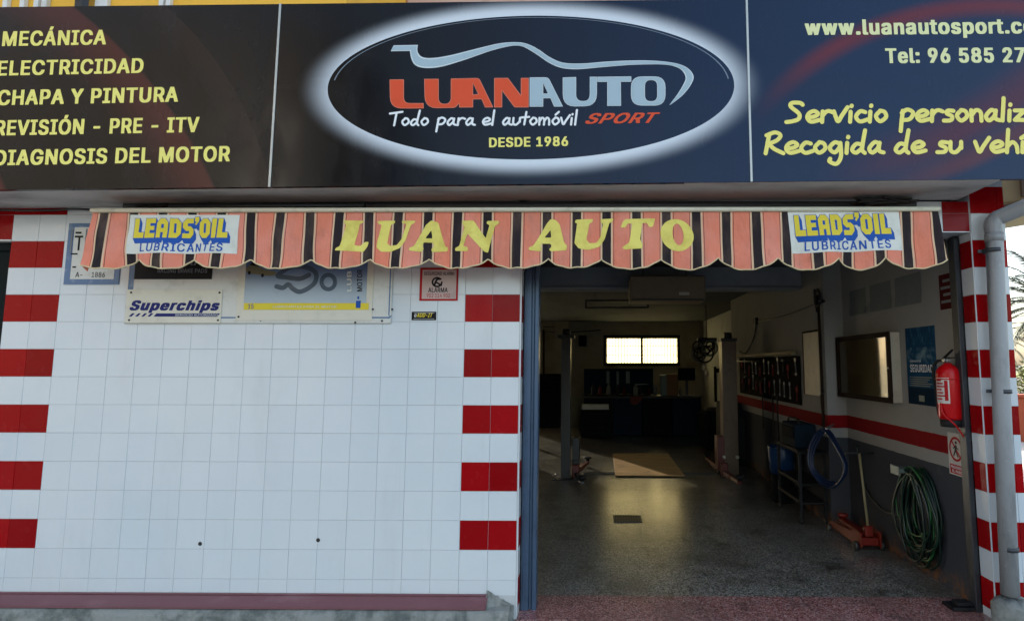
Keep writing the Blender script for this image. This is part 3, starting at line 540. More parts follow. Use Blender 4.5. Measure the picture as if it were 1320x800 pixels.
k = Mat('ledge_tile', srgb('70484c'), .35)
k.wear(srgb('8d6a70'), 9, .5, .8, .5, (.4, 1, 1)).wear(srgb('3d2a2c'), 25, .6, .8, .5); MM['ledge_tile'] = k.m
k = Mat('rough_concrete', srgb('8a8c86'), .92)
k.wear(srgb('4d5450'), 6, .42, .66, .85).wear(srgb('b6b7ad'), 15, .58, .8, .5).bump(k.noise(18, 8, .7), .9, .02); MM['rough_concrete'] = k.m
k = Mat('asphalt', (.10, .10, .098), .9); k.wear((.15, .146, .138), 3, .4, .8, .7).bump(k.noise(200, 3), .5, .005); MM['asphalt'] = k.m
k = Mat('paving', (.36, .345, .32), .85); k.wear((.24, .23, .21), 4, .4, .8, .7).bump(k.noise(60, 4), .3, .005); MM['paving'] = k.m
# terrazzo: dark and light chips in a grey matrix
def terrazzo(name, base, chips, dirt, lo, hi):
    k = Mat(name, base, .3)
    c = k.voro(120)
    n = k.nt.nodes.new('ShaderNodeSeparateColor'); k.nt.links.new(c.k, n.inputs[0])
    g = S(k.nt, n.outputs[0])
    k.mix(g.gt(.55), chips[0]).mix(g.gt(.74), chips[1]).mix(g.lt(.22), chips[2])
    k.wear(dirt, 1.3, .40, .72, .7).wear(tuple(q * .3 for q in dirt), 3.2, .52, .72, .8).wear(tuple(q * .3 for q in dirt), 2.2, .60, .72, .6, (4, .35, 1))
    X_, Y_, Z_ = k.pos()
    jt = lambda q: ((q + 40.13) / .4).frac().lt(.008)
    k.mix((jt(X_) + jt(Y_)).clamp() * .55, tuple(q * .45 for q in dirt))
    k.rough(k.noise(1.4, 3, .5).ramp(.25, .8, lo, hi)).bump(k.noise(140, 2), .12, .002)
    k.b.inputs['Coat Weight'].default_value = .75; k.b.inputs['Coat Roughness'].default_value = .2
    MM[name] = k.m
terrazzo('terrazzo', (.125, .115, .092), [(.24, .222, .185), (.36, .335, .285), (.036, .035, .032)], (.055, .047, .034), .28, .38)
terrazzo('red_terrazzo', (.26, .085, .075), [(.40, .17, .15), (.48, .30, .27), (.09, .032, .028)], (.12, .075, .068), .3, .5)
k = Mat('yellow_render', srgb('f0b840'), .85); k.wear(srgb('dda23c'), 2, .4, .8, .6).bump(k.noise(60, 4), .3, .004); MM['yellow_render'] = k.m
M('pink_render', 'c9a79a', .85); M('white_paint', 'd8d8d4', .5, wear='a9a79d')
M('cream_render', 'cdb98c', .85, scale=3)
M('brown_trim', '7a6450', .7)
# inside
k = Mat('inside_wall', srgb('a8a28f'), .8, spec=.2)
x, y, z = k.pos()
k.wear(srgb('7d7768'), 2.2, .42, .8, .7).wear(srgb('5d5a52'), 7, .6, .85, .55)
MM['inside_wall'] = k.m
k = Mat('striped_wall', srgb('94938e'), .85, spec=.15)
x, y, z = k.pos()
k.wear(srgb('84827a'), 2.2, .45, .8, .6)
wob = (k.noise(9, 3) - .5) * .012
zz = z + wob
k.mix(zz.gt(1.05) * zz.lt(1.19), srgb('7c0f13')).mix(zz.lt(.945), srgb('414347'))
k.wear(srgb('6a6660'), 6, .62, .85, .45).wear(srgb('2f2e2c'), 16, .68, .8, .5)
low = z.ramp(.0, .22, 1, 0) * k.noise(8, 6, .7).ramp(.42, .62)
k.mix(low, srgb('7a5334'))
k.bump(k.noise(50, 4), .2, .003)
MM['striped_wall'] = k.m
k = Mat('ceiling_paint', srgb('555b60'), .9, spec=.15); k.wear(srgb('3b4044'), 1.6, .4, .8, .7, (1, .4, 1)); MM['ceiling_paint'] = k.m
M('beam_paint', '8b9094', .8, scale=3)
M('blue_metal', '43566c', .38, wear='2c3b50', scale=12, amt=.6, metal=.3)
M('dark_metal', '3a3d41', .45, metal=.4, scale=9)
M('black_metal', '17181a', .5, metal=.2, scale=9, wear='302c28')
M('door_green', '11191a', .7, scale=5, spec=.1)
M('frosted_frame', '1b1a18', .6)
k = Mat('frosted_glass', (.4, .35, .15), .5)
nt_ = k.nt
tr = nt_.nodes.new('ShaderNodeBsdfTranslucent'); tr.inputs[0].default_value = (.46, .40, .20, 1)
mx = nt_.nodes.new('ShaderNodeMixShader'); mx.inputs[0].default_value = .93
out = nt_.nodes['Material Output']
nt_.links.new(k.b.outputs[0], mx.inputs[1]); nt_.links.new(tr.outputs[0], mx.inputs[2]); nt_.links.new(mx.outputs[0], out.inputs[0])
MM['frosted_glass'] = k.m
k = Mat('dusty_glass', (.6, .58, .5), .4)
nt_ = k.nt
tr = nt_.nodes.new('ShaderNodeBsdfTransparent'); tr.inputs[0].default_value = (1, .97, .88, 1)
tl_ = nt_.nodes.new('ShaderNodeBsdfTranslucent'); tl_.inputs[0].default_value = (.42, .37, .25, 1)
mx = nt_.nodes.new('ShaderNodeMixShader'); mx.inputs[0].default_value = .12
nt_.links.new(tl_.outputs[0], mx.inputs[1]); nt_.links.new(tr.outputs[0], mx.inputs[2]); nt_.links.new(mx.outputs[0], nt_.nodes['Material Output'].inputs[0])
MM['dusty_glass'] = k.m

# ------------------------------------------------------------------ ground
g = MB(); g.box(-900, 900, -900, 900, -.6, -.16); g.build('road', 'asphalt', loc=(0, -20, -.16), kind='structure')
g = MB(); g.box(-40, 40, -3.0, 0.9, -.3, -.06, .012); g.build('pavement', 'paving', loc=(0, -2, -.06), kind='structure')
g = MB(); g.sheet(lambda a, b: Vector((-4.3 + 8.9 * a, -.005 + 12.3 * b, 0)), 40, 60, False)
g.box(-.02, 3.34, -.03, -.006, -.2, -.002)
g.build('garage_floor', 'terrazzo', loc=(0, 3, 0), kind='structure')
g = MB(); g.box(.0, 3.335, -.022, .385, -.03, .004, .001); g.build('floor', 'red_terrazzo', loc=(1.6, .2, 0), kind='structure')

# ------------------------------------------------------------------ the garage building
GB = thing('garage_building', (0, 6, 0), 'tiled car repair workshop with red and white checked edges, open garage door and dark interior', 'building')
T = .2
def tiles(mb, o, ex, ez, n, cols, rows, red):
    """glazed tiles one by one: cols and rows are lists of (from, to); red(i, j) says which are red"""
    o, ex, ez, n = Vector(o), Vector(ex), Vector(ez), Vector(n)
    P = lambda a, b, d: o + ex * a + ez * b + n * d
    for i, (a0, a1) in enumerate(cols):
        for j, (b0, b1) in enumerate(rows):
            mb.mi = 1 if red((a0 + a1) / 2, (b0 + b1) / 2) else 0
            ga, be = .0007, .0012
            t = [.0035 + random.uniform(-.0009, .0009) for _ in range(4)]
            q = [(a0 + ga, b0 + ga), (a1 - ga, b0 + ga), (a1 - ga, b1 - ga), (a0 + ga, b1 - ga)]
            r = [(a0 + ga + be, b0 + ga + be), (a1 - ga - be, b0 + ga + be), (a1 - ga - be, b1 - ga - be), (a0 + ga + be, b1 - ga - be)]
            v = [P(*p, .0002) for p in q] + [P(*p, t[m]) for m, p in enumerate(r)]
            mb._add(v, [(4, 5, 6, 7), (0, 1, 5, 4), (1, 2, 6, 5), (2, 3, 7, 6), (3, 0, 4, 7)])
def steps(a, b, phase, t=T):
    """tile joints between a and b on the grid phase + k*t"""
    xs = [a]; q = phase + math.ceil((a - phase) / t + 1e-6) * t
    while q < b - 1e-6: xs.append(q); q += t
    xs.append(b); return [(p, q) for p, q in zip(xs, xs[1:]) if q - p > .008]
def redrow(z): return ((z - .46) % .4) < .2
Z3 = (0, 0, 1)
# front wall, left of the opening
DX0, DX1 = -4.9, -3.8     # the small door at the left
m = MB(); m.mi = 2
m.box(DX1, .004, .0, .25, -.1, 2.95)
m.box(-8, DX0, .0, .25, -.1, 2.95)
m.box(DX0, DX1, .0, .25, 2.672, 2.95)
tiles(m, (0, 0, 0), (1, 0, 0), Z3, FRONT, steps(DX1, .008, 0), steps(.157, 2.95, .06), lambda x, z: redrow(z) and z > .3 and (x > -.4 or x < -3.4))
tiles(m, (0, 0, 0), (1, 0, 0), Z3, FRONT, steps(DX0, DX1, 0), steps(2.672, 2.95, .06), lambda x, z: z > 2.6)
tiles(m, (0, 0, 0), (1, 0, 0), Z3, FRONT, steps(-8, DX0, 0), steps(.157, 2.95, .06), lambda x, z: redrow(z) and x > DX0 - .4)
tiles(m, (.004, 0, 0), (0, 1, 0), Z3, (1, 0, 0), [(.0, .13)], steps(.0, 2.72, .06), lambda x, z: redrow(z))
m.mi = 0
m.box(.0042, .0125, -.0045, .0045, .02, 2.72, .002)      # white corner bead
FW = m.build('front_wall', ['white_tile', 'red_tile', 'grout'], GB)
# lintel over the opening
m = MB(); m.mi = 2
m.box(.006, 3.305, .001, .25, 2.725, 2.95)
tiles(m, (0, 0.001, 0), (1, 0, 0), Z3, FRONT, steps(.012, 3.3, 3.105), steps(2.725, 2.95, 2.86), lambda x, z: x > 3.1)
m.mi = 0; m.box(.012, 3.3, -.003, .006, 2.718, 2.7245)
m.build('lintel', ['white_tile', 'red_tile', 'grout'], GB)
# pillar at the right
m = MB(); m.mi = 2
m.box(3.307, 3.56, .0, .1305, -.1, 4.6); m.box(3.552, 3.56, .1306, 13, -.1, 3.3)
tiles(m, (3.307, 0, 0), (1, 0, 0), Z3, FRONT, [(.004, .2), (.2, .253)], steps(-.02, 4.6, .06), lambda x, z: redrow(z))
tiles(m, (3.307, 0, 0), (0, 1, 0), Z3, LEFT, [(.0, .13)], steps(-.02, 2.72, .06), lambda x, z: redrow(z))
tiles(m, (3.56, 0, 0), (0, 1, 0), Z3, (1, 0, 0), steps(.004, 3, .1), steps(-.02, 4.6, .06), lambda x, z: redrow(z) and x < .4)
m.mi = 0; m.box(3.3025, 3.3108, -.0046, .004, .0, 2.72, .002)
m.build('corner_pillar', ['white_tile', 'red_tile', 'grout'], GB)
# canopy slab (very slightly out of level, as the sign is)
def cz(x): return 2.938 + .0075 * x
m = MB()
v = [(-8, -.44, cz(-8)), (3.222, -.44, cz(3.22)), (3.222, .0, cz(3.22)), (-8, .0, cz(-8))]
m._add(v + [(p[0], p[1], 3.12) for p in v], [(0, 3, 2, 1), (4, 5, 6, 7), (0, 1, 5, 4), (1, 2, 6, 5), (2, 3, 7, 6), (3, 0, 4, 7)])
m.build('canopy', 'canopy_plaster', GB)
# ledge and its rough concrete foot
m = MB()
for a, b in [(-8, DX0 - .02), (DX1 + .02, -.19)]:
    m.prism([(0, .157), (-.018, .1565), (-.095, .114), (-.095, .1), (0, .1)], (a, -.004, 0), (0, 1, 0), Z3, (b - a, 0, 0))
    m.box(a, b, -.02, -.0045, .1575, .169, .002)
m.build('window_ledge', 'ledge_tile', GB)
m = MB()
def rough_block(x0, x1, d, z0, z1, n=60):
    rs = random.Random(3)
    def fn(a, b):
        x = x0 + (x1 - x0) * a; jit = .006 * math.sin(x * 9) + rs.uniform(-.006, .006)
        z = z1 - .02 * (b ** 2); y = -d * min(1, b * 1.4) - jit
        if b > .7: z = z1 - (z1 - z0) * (b - .7) / .3 - .01
        return Vector((x, y, z))
    m.sheet(fn, n, 8, True)
rough_block(-8, -.03, .125, -.1, .0995, 120)
m.build('plinth', 'rough_concrete', GB)
m = MB()
rs = random.Random(5)
m.sheet(lambda a, b: Vector((-.2 + .19 * a, -.006 - .11 * b * (1 - .75 * a) + rs.uniform(-.006, .006), .19 - .1 * a - .17 * b + rs.uniform(-.008, .008))), 10, 8, False)
m.build('broken_plinth_corner', 'rough_concrete', GB)
# inner shell
m = MB()
m.box(3.335, 3.55, .131, 2.25, -.1, 3.3)
m.box(3.12, 3.55, 2.25, 6.7, -.1, 3.3)
m.build('striped_wall', 'striped_wall', GB)
for q in [(4.3, 4.5, 6.7, 12.2), (3.5, 4.5, 6.5, 6.699), (-4.4, -4.2, .25, 12.2), (-4.199, .0, .2505, .27)]:
    m = MB(); m.box(*q, -.1, 3.3); m.build('inside_wall', 'inside_wall', GB)
m = MB()
WB = 12.0
w0, w1, wz0, wz1 = WY(779, 470, WB).x, WY(876, 470, WB).x, WY(828, 470, WB).z, WY(828, 433, WB).z
l0, l1, lz0, lz1 = -4.05, -2.1, .35, 2.65
for a, b, c, d in [(-4.2, l0, -.1, 3.3), (l0, l1, -.1, lz0), (l0, l1, lz1, 3.3), (l1, w0, -.1, 3.3), (w0, w1, -.1, wz0), (w0, w1, wz1, 3.3), (w1, 4.3, -.1, 3.3)]:
    m.box(a, b, WB, WB + .2, c, d)
m.build('back_wall', 'inside_wall', GB)
def window(name, x0, x1, z0, z1, nv, nh, gl='frosted_glass'):
    m = MB(); t = .06; y0, y1 = WB - .02, WB + .08
    m.box(x0 - .02, x1 + .02, y0, y1, z1 - t, z1 + .03); m.box(x0 - .02, x1 + .02, y0, y1, z0 - .03, z0 + t)
    xm = (x0 + x1) / 2
    for a in (x0 - .02, xm - .03, x1 - t): m.box(a, a + (.08 if a != xm - .03 else .06), y0 + .004, y1 - .004, z0 + t, z1 - t)
    f = m.build(name, 'frosted_frame', GB)
    m = MB(); m.sheet(lambda a, b: Vector((x0 + (x1 - x0) * a, WB + .05, z0 + (z1 - z0) * b)), 1, 1, False)
    m.build('pane', gl, f)
    m = MB()
    for i in range(1, nv): m.box(x0 + (x1 - x0) * i / nv - .008, x0 + (x1 - x0) * i / nv + .008, WB + .015, WB + .025, z0, z1)
    for i in range(1, nh): m.box(x0, x1, WB + .026, WB + .036, z0 + (z1 - z0) * i / nh - .007, z0 + (z1 - z0) * i / nh + .007)
    m.build('window_bars', 'brown_trim', f)
window('back_window', w0, w1, wz0, wz1, 26, 3)
window('back_window', l0, l1, lz0, lz1, 5, 3, 'dusty_glass')  # second window, out of view, put in for the warm light across the floor
m = MB(); m.box(-4.4, 3.55, .2505, 6.5, 2.985, 3.15); m.box(-4.4, 4.5, 6.5005, 12.2, 2.985, 3.15); m.build('ceiling', 'ceiling_paint', GB)
m = MB(); m.box(-4.2, 3.334, 2.9, 3.2, 2.70, 2.984, .01); m.build('ceiling_beam', 'beam_paint', GB)
m = MB(); m.tube([(-3.6, 2.885, 2.72), (3.3, 2.885, 2.72)], .012, 8); m.build('conduit', 'beam_paint', GB)
# door frame of the opening
m = MB()
m.box(.014, .07, .1305, .24, -.01, 2.72, .004); m.box(.07, .092, .15, .24, -.01, 2.72, .004); m.box(.092, .125, .131, .24, -.01, 2.72, .006)
m.box(.03, .036, .126, .1305, 0, 2.7)
m.build('door_jamb', 'blue_metal', GB)
m = MB(); m.box(3.262, 3.3, .1305, .2, -.01, 2.72, .004); m.box(3.2825, 3.3305, .2005, .24, -.01, 2.72, .004)
m.build('door_jamb', 'dark_metal', GB)
m = MB(); m.cyl((.14, .36, 2.86), (3.28, .36, 2.86), .1, 20); m.box(.14, 3.28, .255, .262, 2.6, 2.98)
m.build('roller_shutter', 'dark_metal', GB)
# small door at the left
m = MB()
m.box(DX1 - .06, DX1 - .003, .05, .12, -.06, 2.66, .004); m.box(DX0 + .003, DX0 + .06, .05, .12, -.06, 2.66, .004); m.box(DX0 + .06, DX1 - .06, .05, .12, 2.6, 2.66, .004)
sd = m.build('side_door', 'door_green', GB)
m = MB(); m.box(DX0 + .062, DX1 - .062, .075, .1, -.05, 2.598); m.build('door_leaf', 'door_green', sd)
m = MB(); m.box(DX0, DX1, -.008, .05, 2.662, 2.6715); m.build('door_trim', 'white_paint', sd)
# upper storeys
m = MB(); m.box(-8, -1.38, .0, .2, 3.125, 8)
m.box(-8, -1.38, .2, 12.2, 7.9, 8); m.box(-1.58, -1.38, .2, 12.2, 3.16, 7.9); m.box(-8, -1.6, 12.0, 12.2, 3.16, 7.9)
m.build('upper_wall', 'yellow_render', GB)
m = MB(); m.box(-1.378, 1.7, 1.2, 12.1, 3.16, 6.2, .02); m.build('terrace_wall', 'pink_render', GB)
m = MB()
zt, zb = 5.6, 3.6
for u0, u1 in [(3, 9), (25, 31), (43, 49), (53, 60), (122, 138), (204, 210), (213, 219)]:
    a, b = WY(u0, 4, -.03).x, WY(u1, 4, -.03).x
    m.box(a, b, -.035, -.001, zb, zt, .003)
m.build('upper_window_frame', 'white_paint', GB)
m = MB(); m.box(WY(98, 4, -.05).x, WY(116, 4, -.05).x, -.09, -.036, 4.3, 5.3, .03); m.build('wall_lamp', 'black_metal', GB)
# roof deck and side balcony with a cream parapet
m = MB(); m.box(-8, 3.55, .0, 6.5, 3.152, 3.159); m.box(-8, 4.5, 6.5, 12.2, 3.152, 3.159); m.build('roof', 'masonry', GB)
m = MB()
A = WY(1291, 261, .4); B = A + Vector((1.2, -.25, .16)); 
d = Vector((.25, 1.3, 0))
m._add([A, B, B + d, A + d] + [q + Vector((0, 0, .9)) for q in (A, B, B + d, A + d)], [(0, 3, 2, 1), (4, 5, 6, 7), (0, 1, 5, 4), (1, 2, 6, 5), (2, 3, 7, 6), (3, 0, 4, 7)])
bl = m.build('side_balcony', 'cream_render', GB)
m = MB(); e = (B - A).normalized()
m.bar(A + e * .16 + Vector((0, -.012, .02)), A + e * .16 + Vector((0, -.012, .88)), .05, .02); m.bar(A + Vector((0, .012, -.04)), B + Vector((0, .012, -.04)), .07, .05)
m.build('balcony_trim', 'brown_trim', bl)
# ------------------------------------------------------------------ the big sign
YS = -.45
def sx(u, v): return WY(u, v, YS)
k = Mat('sign_print', (.004, .004, .0045), .2, spec=.16)
x, y, z = k.pos()
C0 = sx(683, 112); ea, eb = (sx(945, 112).x - sx(421, 112).x) / 2, (sx(683, 20).z - sx(683, 205).z) / 2
oa, ob = (sx(984, 112).x - sx(382, 112).x) / 2, (sx(683, -4).z - sx(683, 231).z) / 2
dx, dz = x - C0.x, (z - C0.z) - (x - C0.x) * .006
d1 = ((dx / ea).pw(2.0) + (dz / eb).pw(2.0)).sqrt()
d2 = ((dx / oa).pw(2.0) + (dz / ob).pw(2.0)).sqrt()
def arc(pa, pb, pc):
    """circle through three points of the sign"""
    (ax, ay), (bx, by), (cx, cy) = [(p.x, p.z) for p in (pa, pb, pc)]
    d = 2 * (ax * (by - cy) + bx * (cy - ay) + cx * (ay - by))
    ux = ((ax * ax + ay * ay) * (by - cy) + (bx * bx + by * by) * (cy - ay) + (cx * cx + cy * cy) * (ay - by)) / d
    uy = ((ax * ax + ay * ay) * (cx - bx) + (bx * bx + by * by) * (ax - cx) + (cx * cx + cy * cy) * (bx - ax)) / d
    return ux, uy, math.hypot(ax - ux, ay - uy)
def band(pa, pb, pc, w, sharp=.02):
    ux, uy, r = arc(sx(*pa), sx(*pb), sx(*pc))
    d = ((x - ux).pw(2.0) + (z - uy).pw(2.0)).sqrt() - r
    return d.ramp(-w, -sharp) * d.ramp(-sharp, sharp, 1, 0)
# reflected blue sky painted into the print colour, growing towards the right-hand panel
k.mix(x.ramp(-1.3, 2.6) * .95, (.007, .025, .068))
k.mix(band((95, 12), (195, 110), (275, 242), .42, .015) * .8, (.075, .018, .015))
k.mix(band((262, 60), (308, 130), (348, 238), .25, .006) * .22, (.05, .026, .018))
k.mix(band((-60, 120), (-20, 190), (8, 250), .3, .02) * .8, (.09, .02, .017))
r1 = band((965, 140), (1085, 45), (1330, 0), .16, .05) * x.ramp(1.55, 2.2)
k.mix(r1 * .85, (.14, .022, .03))
r2 = band((1060, 240), (1190, 205), (1330, 130), .34, .06) * x.ramp(1.9, 3.0)
k.mix(r2 * .7, (.10, .02, .036))
r3 = band((1150, 245), (1250, 215), (1340, 165), .2, .04) * x.ramp(2.2, 3.1)
k.mix(r3 * .7, (.12, .03, .036))
halo = d2.ramp(.82, 1.02, 1, 0).pw(1.6) * d1.gt(1.0)
k.mix(halo * .95, (.66, .71, .76))
k.mix(d1.gt(.972) * d1.lt(.978) * z.gt(C0.z + .05) * .6, (.30, .36, .42))
k.wear((.025, .025, .025), 3, .55, .9, .25, (.3, 1, 2))
k.rough(k.noise(5, 5, .6, (1, 1, .4)).ramp(.3, .8, .16, .34))
k.bump(k.noise(1.1, 2, .4, (1, 1, .7)), .35, .03)
MM['sign_print'] = k.m
M('sign_back', '6d7073', .5, metal=.6)
M('sign_joint', 'a9aba6', .4, metal=.5)
def ink(name, col, rough=.6): M(name, col, rough, amt=.25, spec=.2)
ink('yellow_print', 'ece07a'); ink('white_print', 'e4e7e8'); ink('red_print', 'd8512f'); ink('steel_print', 'a3b7c0'); ink('steel_edge', 'ccd6da'); ink('red_edge', 'e08a72')
ink('pale_yellow_print', 'dfe0a8'); ink('navy_print', '1c2462'); ink('blue_print', '1d4f9e'); ink('black_print', '0c0c0e', .55); ink('sticker_yellow', 'd6c23c'); ink('sign_red', 'a8161c'); ink('grey_print', '777a7c'); ink('pale_print', 'cfd0c8')
SG = thing('shop_sign', (0, YS, 2.94), 'long dark printed shop sign with a glowing oval logo above the striped awning', 'sign')
def edge(u, top):
    if top: return sx(u, 11 + (4 - 11) * u / 365 if u < 365 else 4 - 4.5 * (u - 365) / 600).z
    return sx(u, 246 - 17.0 * u / 1320).z
XL, XR = -4.9, 4.9
j1t, j1b, j2t, j2b = sx(361, 4), sx(347, 240), sx(960, 0), sx(970, 233)
zb = lambda X: 2.9365 + .0088 * X
zt = lambda X: 4.222 + .0060 * X
jx1, jx2 = (j1t.x + j1b.x) / 2, (j2t.x + j2b.x) / 2
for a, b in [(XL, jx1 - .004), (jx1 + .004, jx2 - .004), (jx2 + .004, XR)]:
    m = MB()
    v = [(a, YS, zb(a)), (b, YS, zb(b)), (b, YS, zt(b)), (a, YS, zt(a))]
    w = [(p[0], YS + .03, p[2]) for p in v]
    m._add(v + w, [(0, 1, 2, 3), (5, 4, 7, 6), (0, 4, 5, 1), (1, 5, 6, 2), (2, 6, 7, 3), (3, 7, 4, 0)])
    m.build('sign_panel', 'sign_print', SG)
for X in (jx1, jx2):
    m = MB(); m.box(X - .0075, X + .0075, YS - .006, YS + .005, zb(X) - .002, zt(X) + .002, .002); m.build('joint_strip', 'sign_joint', SG)
m = MB()
for X in (XL + .4, -2.6, -.4, .4, 2.6, XR - .4): m.box(X - .02, X + .02, YS + .031, YS + .08, zb(X) + .01, zt(X) - .02)
m.box(XL, XR, YS + .031, YS + .07, 3.0, 3.04); m.box(XL, XR, YS + .031, YS + .07, 4.1, 4.14)
m.build('sign_frame', 'sign_back', SG)
m = MB()
def line(s, u0, v0, u1, v1, cap, bold=.02, shear=0.0, ref='H', space=1.0):
    """one line of writing: baseline from (u0, v0) to (u1, v1) on the photograph, capitals cap pixels tall"""
    A, B = sx(u0, v0), sx(u1, v1)
    H = (sx((u0 + u1) / 2, (v0 + v1) / 2 - cap) - sx((u0 + u1) / 2, (v0 + v1) / 2)).length
    write(m, s, A, B, H, FRONT, bold, shear, space, ref)
line('MEC\u00c1NICA', 2, 61, 136, 58.5, 18.5, .032)
line('ELECTRICIDAD', -4, 99, 184, 95, 18.5, .032)
line('CHAPA Y PINTURA', -4, 137, 229, 132, 18.8, .035)
line('REVISI\u00d3N - PRE - ITV', -7, 176, 256, 171, 19, .035)
line('DIAGNOSIS DEL MOTOR', -8, 214.5, 296, 208.5, 19.2, .035)
m.build('service_list', 'yellow_print', SG)
m = MB(); line('www.luanautosport.com', 1037, 44.5, 1356, 41.5, 19, .04, ref='l'); line('Tel: 96 585 27', 1141, 80.5, 1321, 79, 18.5, .04, ref='T')
m.build('contact_lettering', 'pale_yellow_print', SG)
m = MB()
def hl(s, u0, v0, u1, v1, xh, w):
    A, B = sx(u0, v0), sx(u1, v1); q = (sx(u0, v0 - 10) - A).length / 10
    hand(m, s, A, B, xh * q, w * q, FRONT)
hl('Servicio personalizado', 1014, 157.5, 1385, 154, 14.5, 5.2)
hl('Recogida de su veh\u00edculo', 986, 197.5, 1390, 195, 14.5, 5.2)
m.build('slogan_lettering', 'yellow_print', SG)
m = MB(); hl('Todo para el autom\u00f3vil', 503, 162.5, 745, 161, 9.4, 2.7); m.build('slogan_lettering', 'white_print', SG)
m = MB(); line('DESDE 1986', 630, 190, 732, 188, 12, .035); m.build('date_lettering', 'yellow_print', SG)
m = MB(); line('SPORT', 754, 159.5, 851, 158, 13, .03, .5); m.build('sport_lettering', 'red_print', SG)
def shapes(mb, loops, px, lift, off=0.0):
    """printed flat shape from photograph outlines mapped on the sign plane"""
    L = [[(sx(*px(*p)).x, sx(*px(*p)).z) for p in lp] for lp in loops]
    me = fill_loops(L, offset=off)
    mb.merge(me, None, lambda c: Vector((c.x, YS - lift, c.y)))
def rnd(poly, r):
    """round the corners listed as (x, y, r)"""
    out = []; n = len(poly)
    for i, p in enumerate(poly):
        rr = p[2] if len(p) > 2 else r
        a, b, c = Vector(poly[i - 1][:2]), Vector(p[:2]), Vector(poly[(i + 1) % n][:2])
        if rr <= 0: out.append(tuple(b)); continue
        da, dc = (a - b), (c - b); t = min(rr, da.length * .49, dc.length * .49)
        A, B = b + da.normalized() * t, b + dc.normalized() * t
        for j in range(6):
            s = j / 5; q = A * (1 - s) ** 2 + b * 2 * s * (1 - s) + B * s ** 2; out.append((q.x, q.y))
    return out
c4 = lambda a, b: (480 + a / 6, 90 + b / 6)
c5 = lambda a, b: (680 + a * .18755, 50 + b * .18755)
RED = [[rnd([(130, 80, 4), (241, 79, 4), (241, 262, 45), (393, 262, 3), (395, 302, 3), (135, 304, 90)], 0)],
       [rnd([(398, 75, 4), (510, 74, 4), (510, 268, 55), (604, 266, 55), (604, 72, 4), (822, 67, 20), (932, 293, 2), (868, 294, 2), (842, 231, 2), (776, 232, 2), (776, 294, 2), (668, 295, 2), (668, 262, 8), (640, 298, 30), (403, 302, 95)], 0),
        [(776, 108), (815, 191), (776, 195)][::-1]],
       [rnd([(939, 67), (1046, 66), (1146, 200), (1145, 66), (1206, 66), (1206, 293), (1096, 293), (1001, 166), (1001, 293), (939, 294)], 3)]]
STL = [[rnd([(12, 268, 2), (140, 267, 22), (241, 468, 2), (180, 468, 2), (155, 411, 2), (105, 411, 2), (105, 469, 2), (12, 469, 2)], 0), [(105, 308), (138, 379), (105, 379)][::-1]],
       [rnd([(239, 268, 3), (331, 265, 3), (331, 430, 60), (425, 430, 60), (425, 263, 3), (474, 263, 3), (474, 464, 85), (240, 468, 85)], 0)],
       [rnd([(477, 263), (710, 260), (710, 297), (638, 297), (640, 462), (545, 463), (545, 298), (477, 298)], 2)],
       [rnd([(708, 260, 75), (945, 260, 75), (945, 460, 75), (708, 460, 75)], 0), rnd([(804, 285, 40), (888, 285, 40), (888, 430, 40), (804, 430, 40)], 0)[::-1]]]
for nm, px, LL, ed, fc in (('logo_lettering', c4, RED, 'red_edge', 'red_print'), ('logo_lettering', c5, STL, 'steel_edge', 'steel_print')):
    m = MB()
    for lp in LL: shapes(m, lp, px, .0012)
    o = m.build(nm, ed, SG)
    m = MB()
    for lp in LL: shapes(m, lp, px, .0020, -.0035)
    m.build('letter_face', fc, o)
c2 = lambda a, b: (360 + a * .3125, b * .3125)
c3 = lambda a, b: (660 + a * .3125, b * .3125)
up = [c2(*p) for p in [(470, 190), (570, 188)]] + smoothpts([c2(*p) for p in [(570, 188), (568, 212), (584, 236), (625, 242), (700, 231), (800, 206), (900, 182), (965, 176)]] + [c3(*p) for p in [(55, 181), (105, 204), (155, 238), (210, 260), (290, 263), (390, 255), (500, 250), (600, 252), (680, 263), (725, 283), (747, 315), (736, 350), (700, 395), (650, 434)]], 5)
dn = [c2(*p) for p in [(458, 214), (537, 213)]] + smoothpts([c2(*p) for p in [(537, 213), (543, 245), (560, 272), (600, 283), (665, 278), (760, 250), (860, 215), (930, 196), (975, 190)]] + [c3(*p) for p in [(48, 196), (98, 225), (150, 260), (200, 281), (265, 287), (360, 279), (480, 269), (600, 266), (660, 272), (698, 290), (714, 320), (704, 350), (680, 390), (648, 432)]], 5)
def ribbon(mb, A, B, lift, shrink=0.0):
    n = len(A) - 1; nb = len(B) - 1
    def pt(L, t):
        f = t * (len(L) - 1); i = min(int(f), len(L) - 2); q = f - i
        return (L[i][0] + (L[i + 1][0] - L[i][0]) * q, L[i][1] + (L[i + 1][1] - L[i][1]) * q)
    def fn(a, b):
        p, q = pt(A, a), pt(B, a); b = shrink + (1 - 2 * shrink) * (1 - b)
        P = sx(p[0] + (q[0] - p[0]) * b, p[1] + (q[1] - p[1]) * b); return Vector((P.x, YS - lift, P.z))
    mb.sheet(fn, 120, 1, False)
m = MB(); ribbon(m, up, dn, .0012); o = m.build('car_outline', 'steel_edge', SG)
m = MB(); ribbon(m, up, dn, .0020, .14); m.build('outline_face', 'steel_print', o)
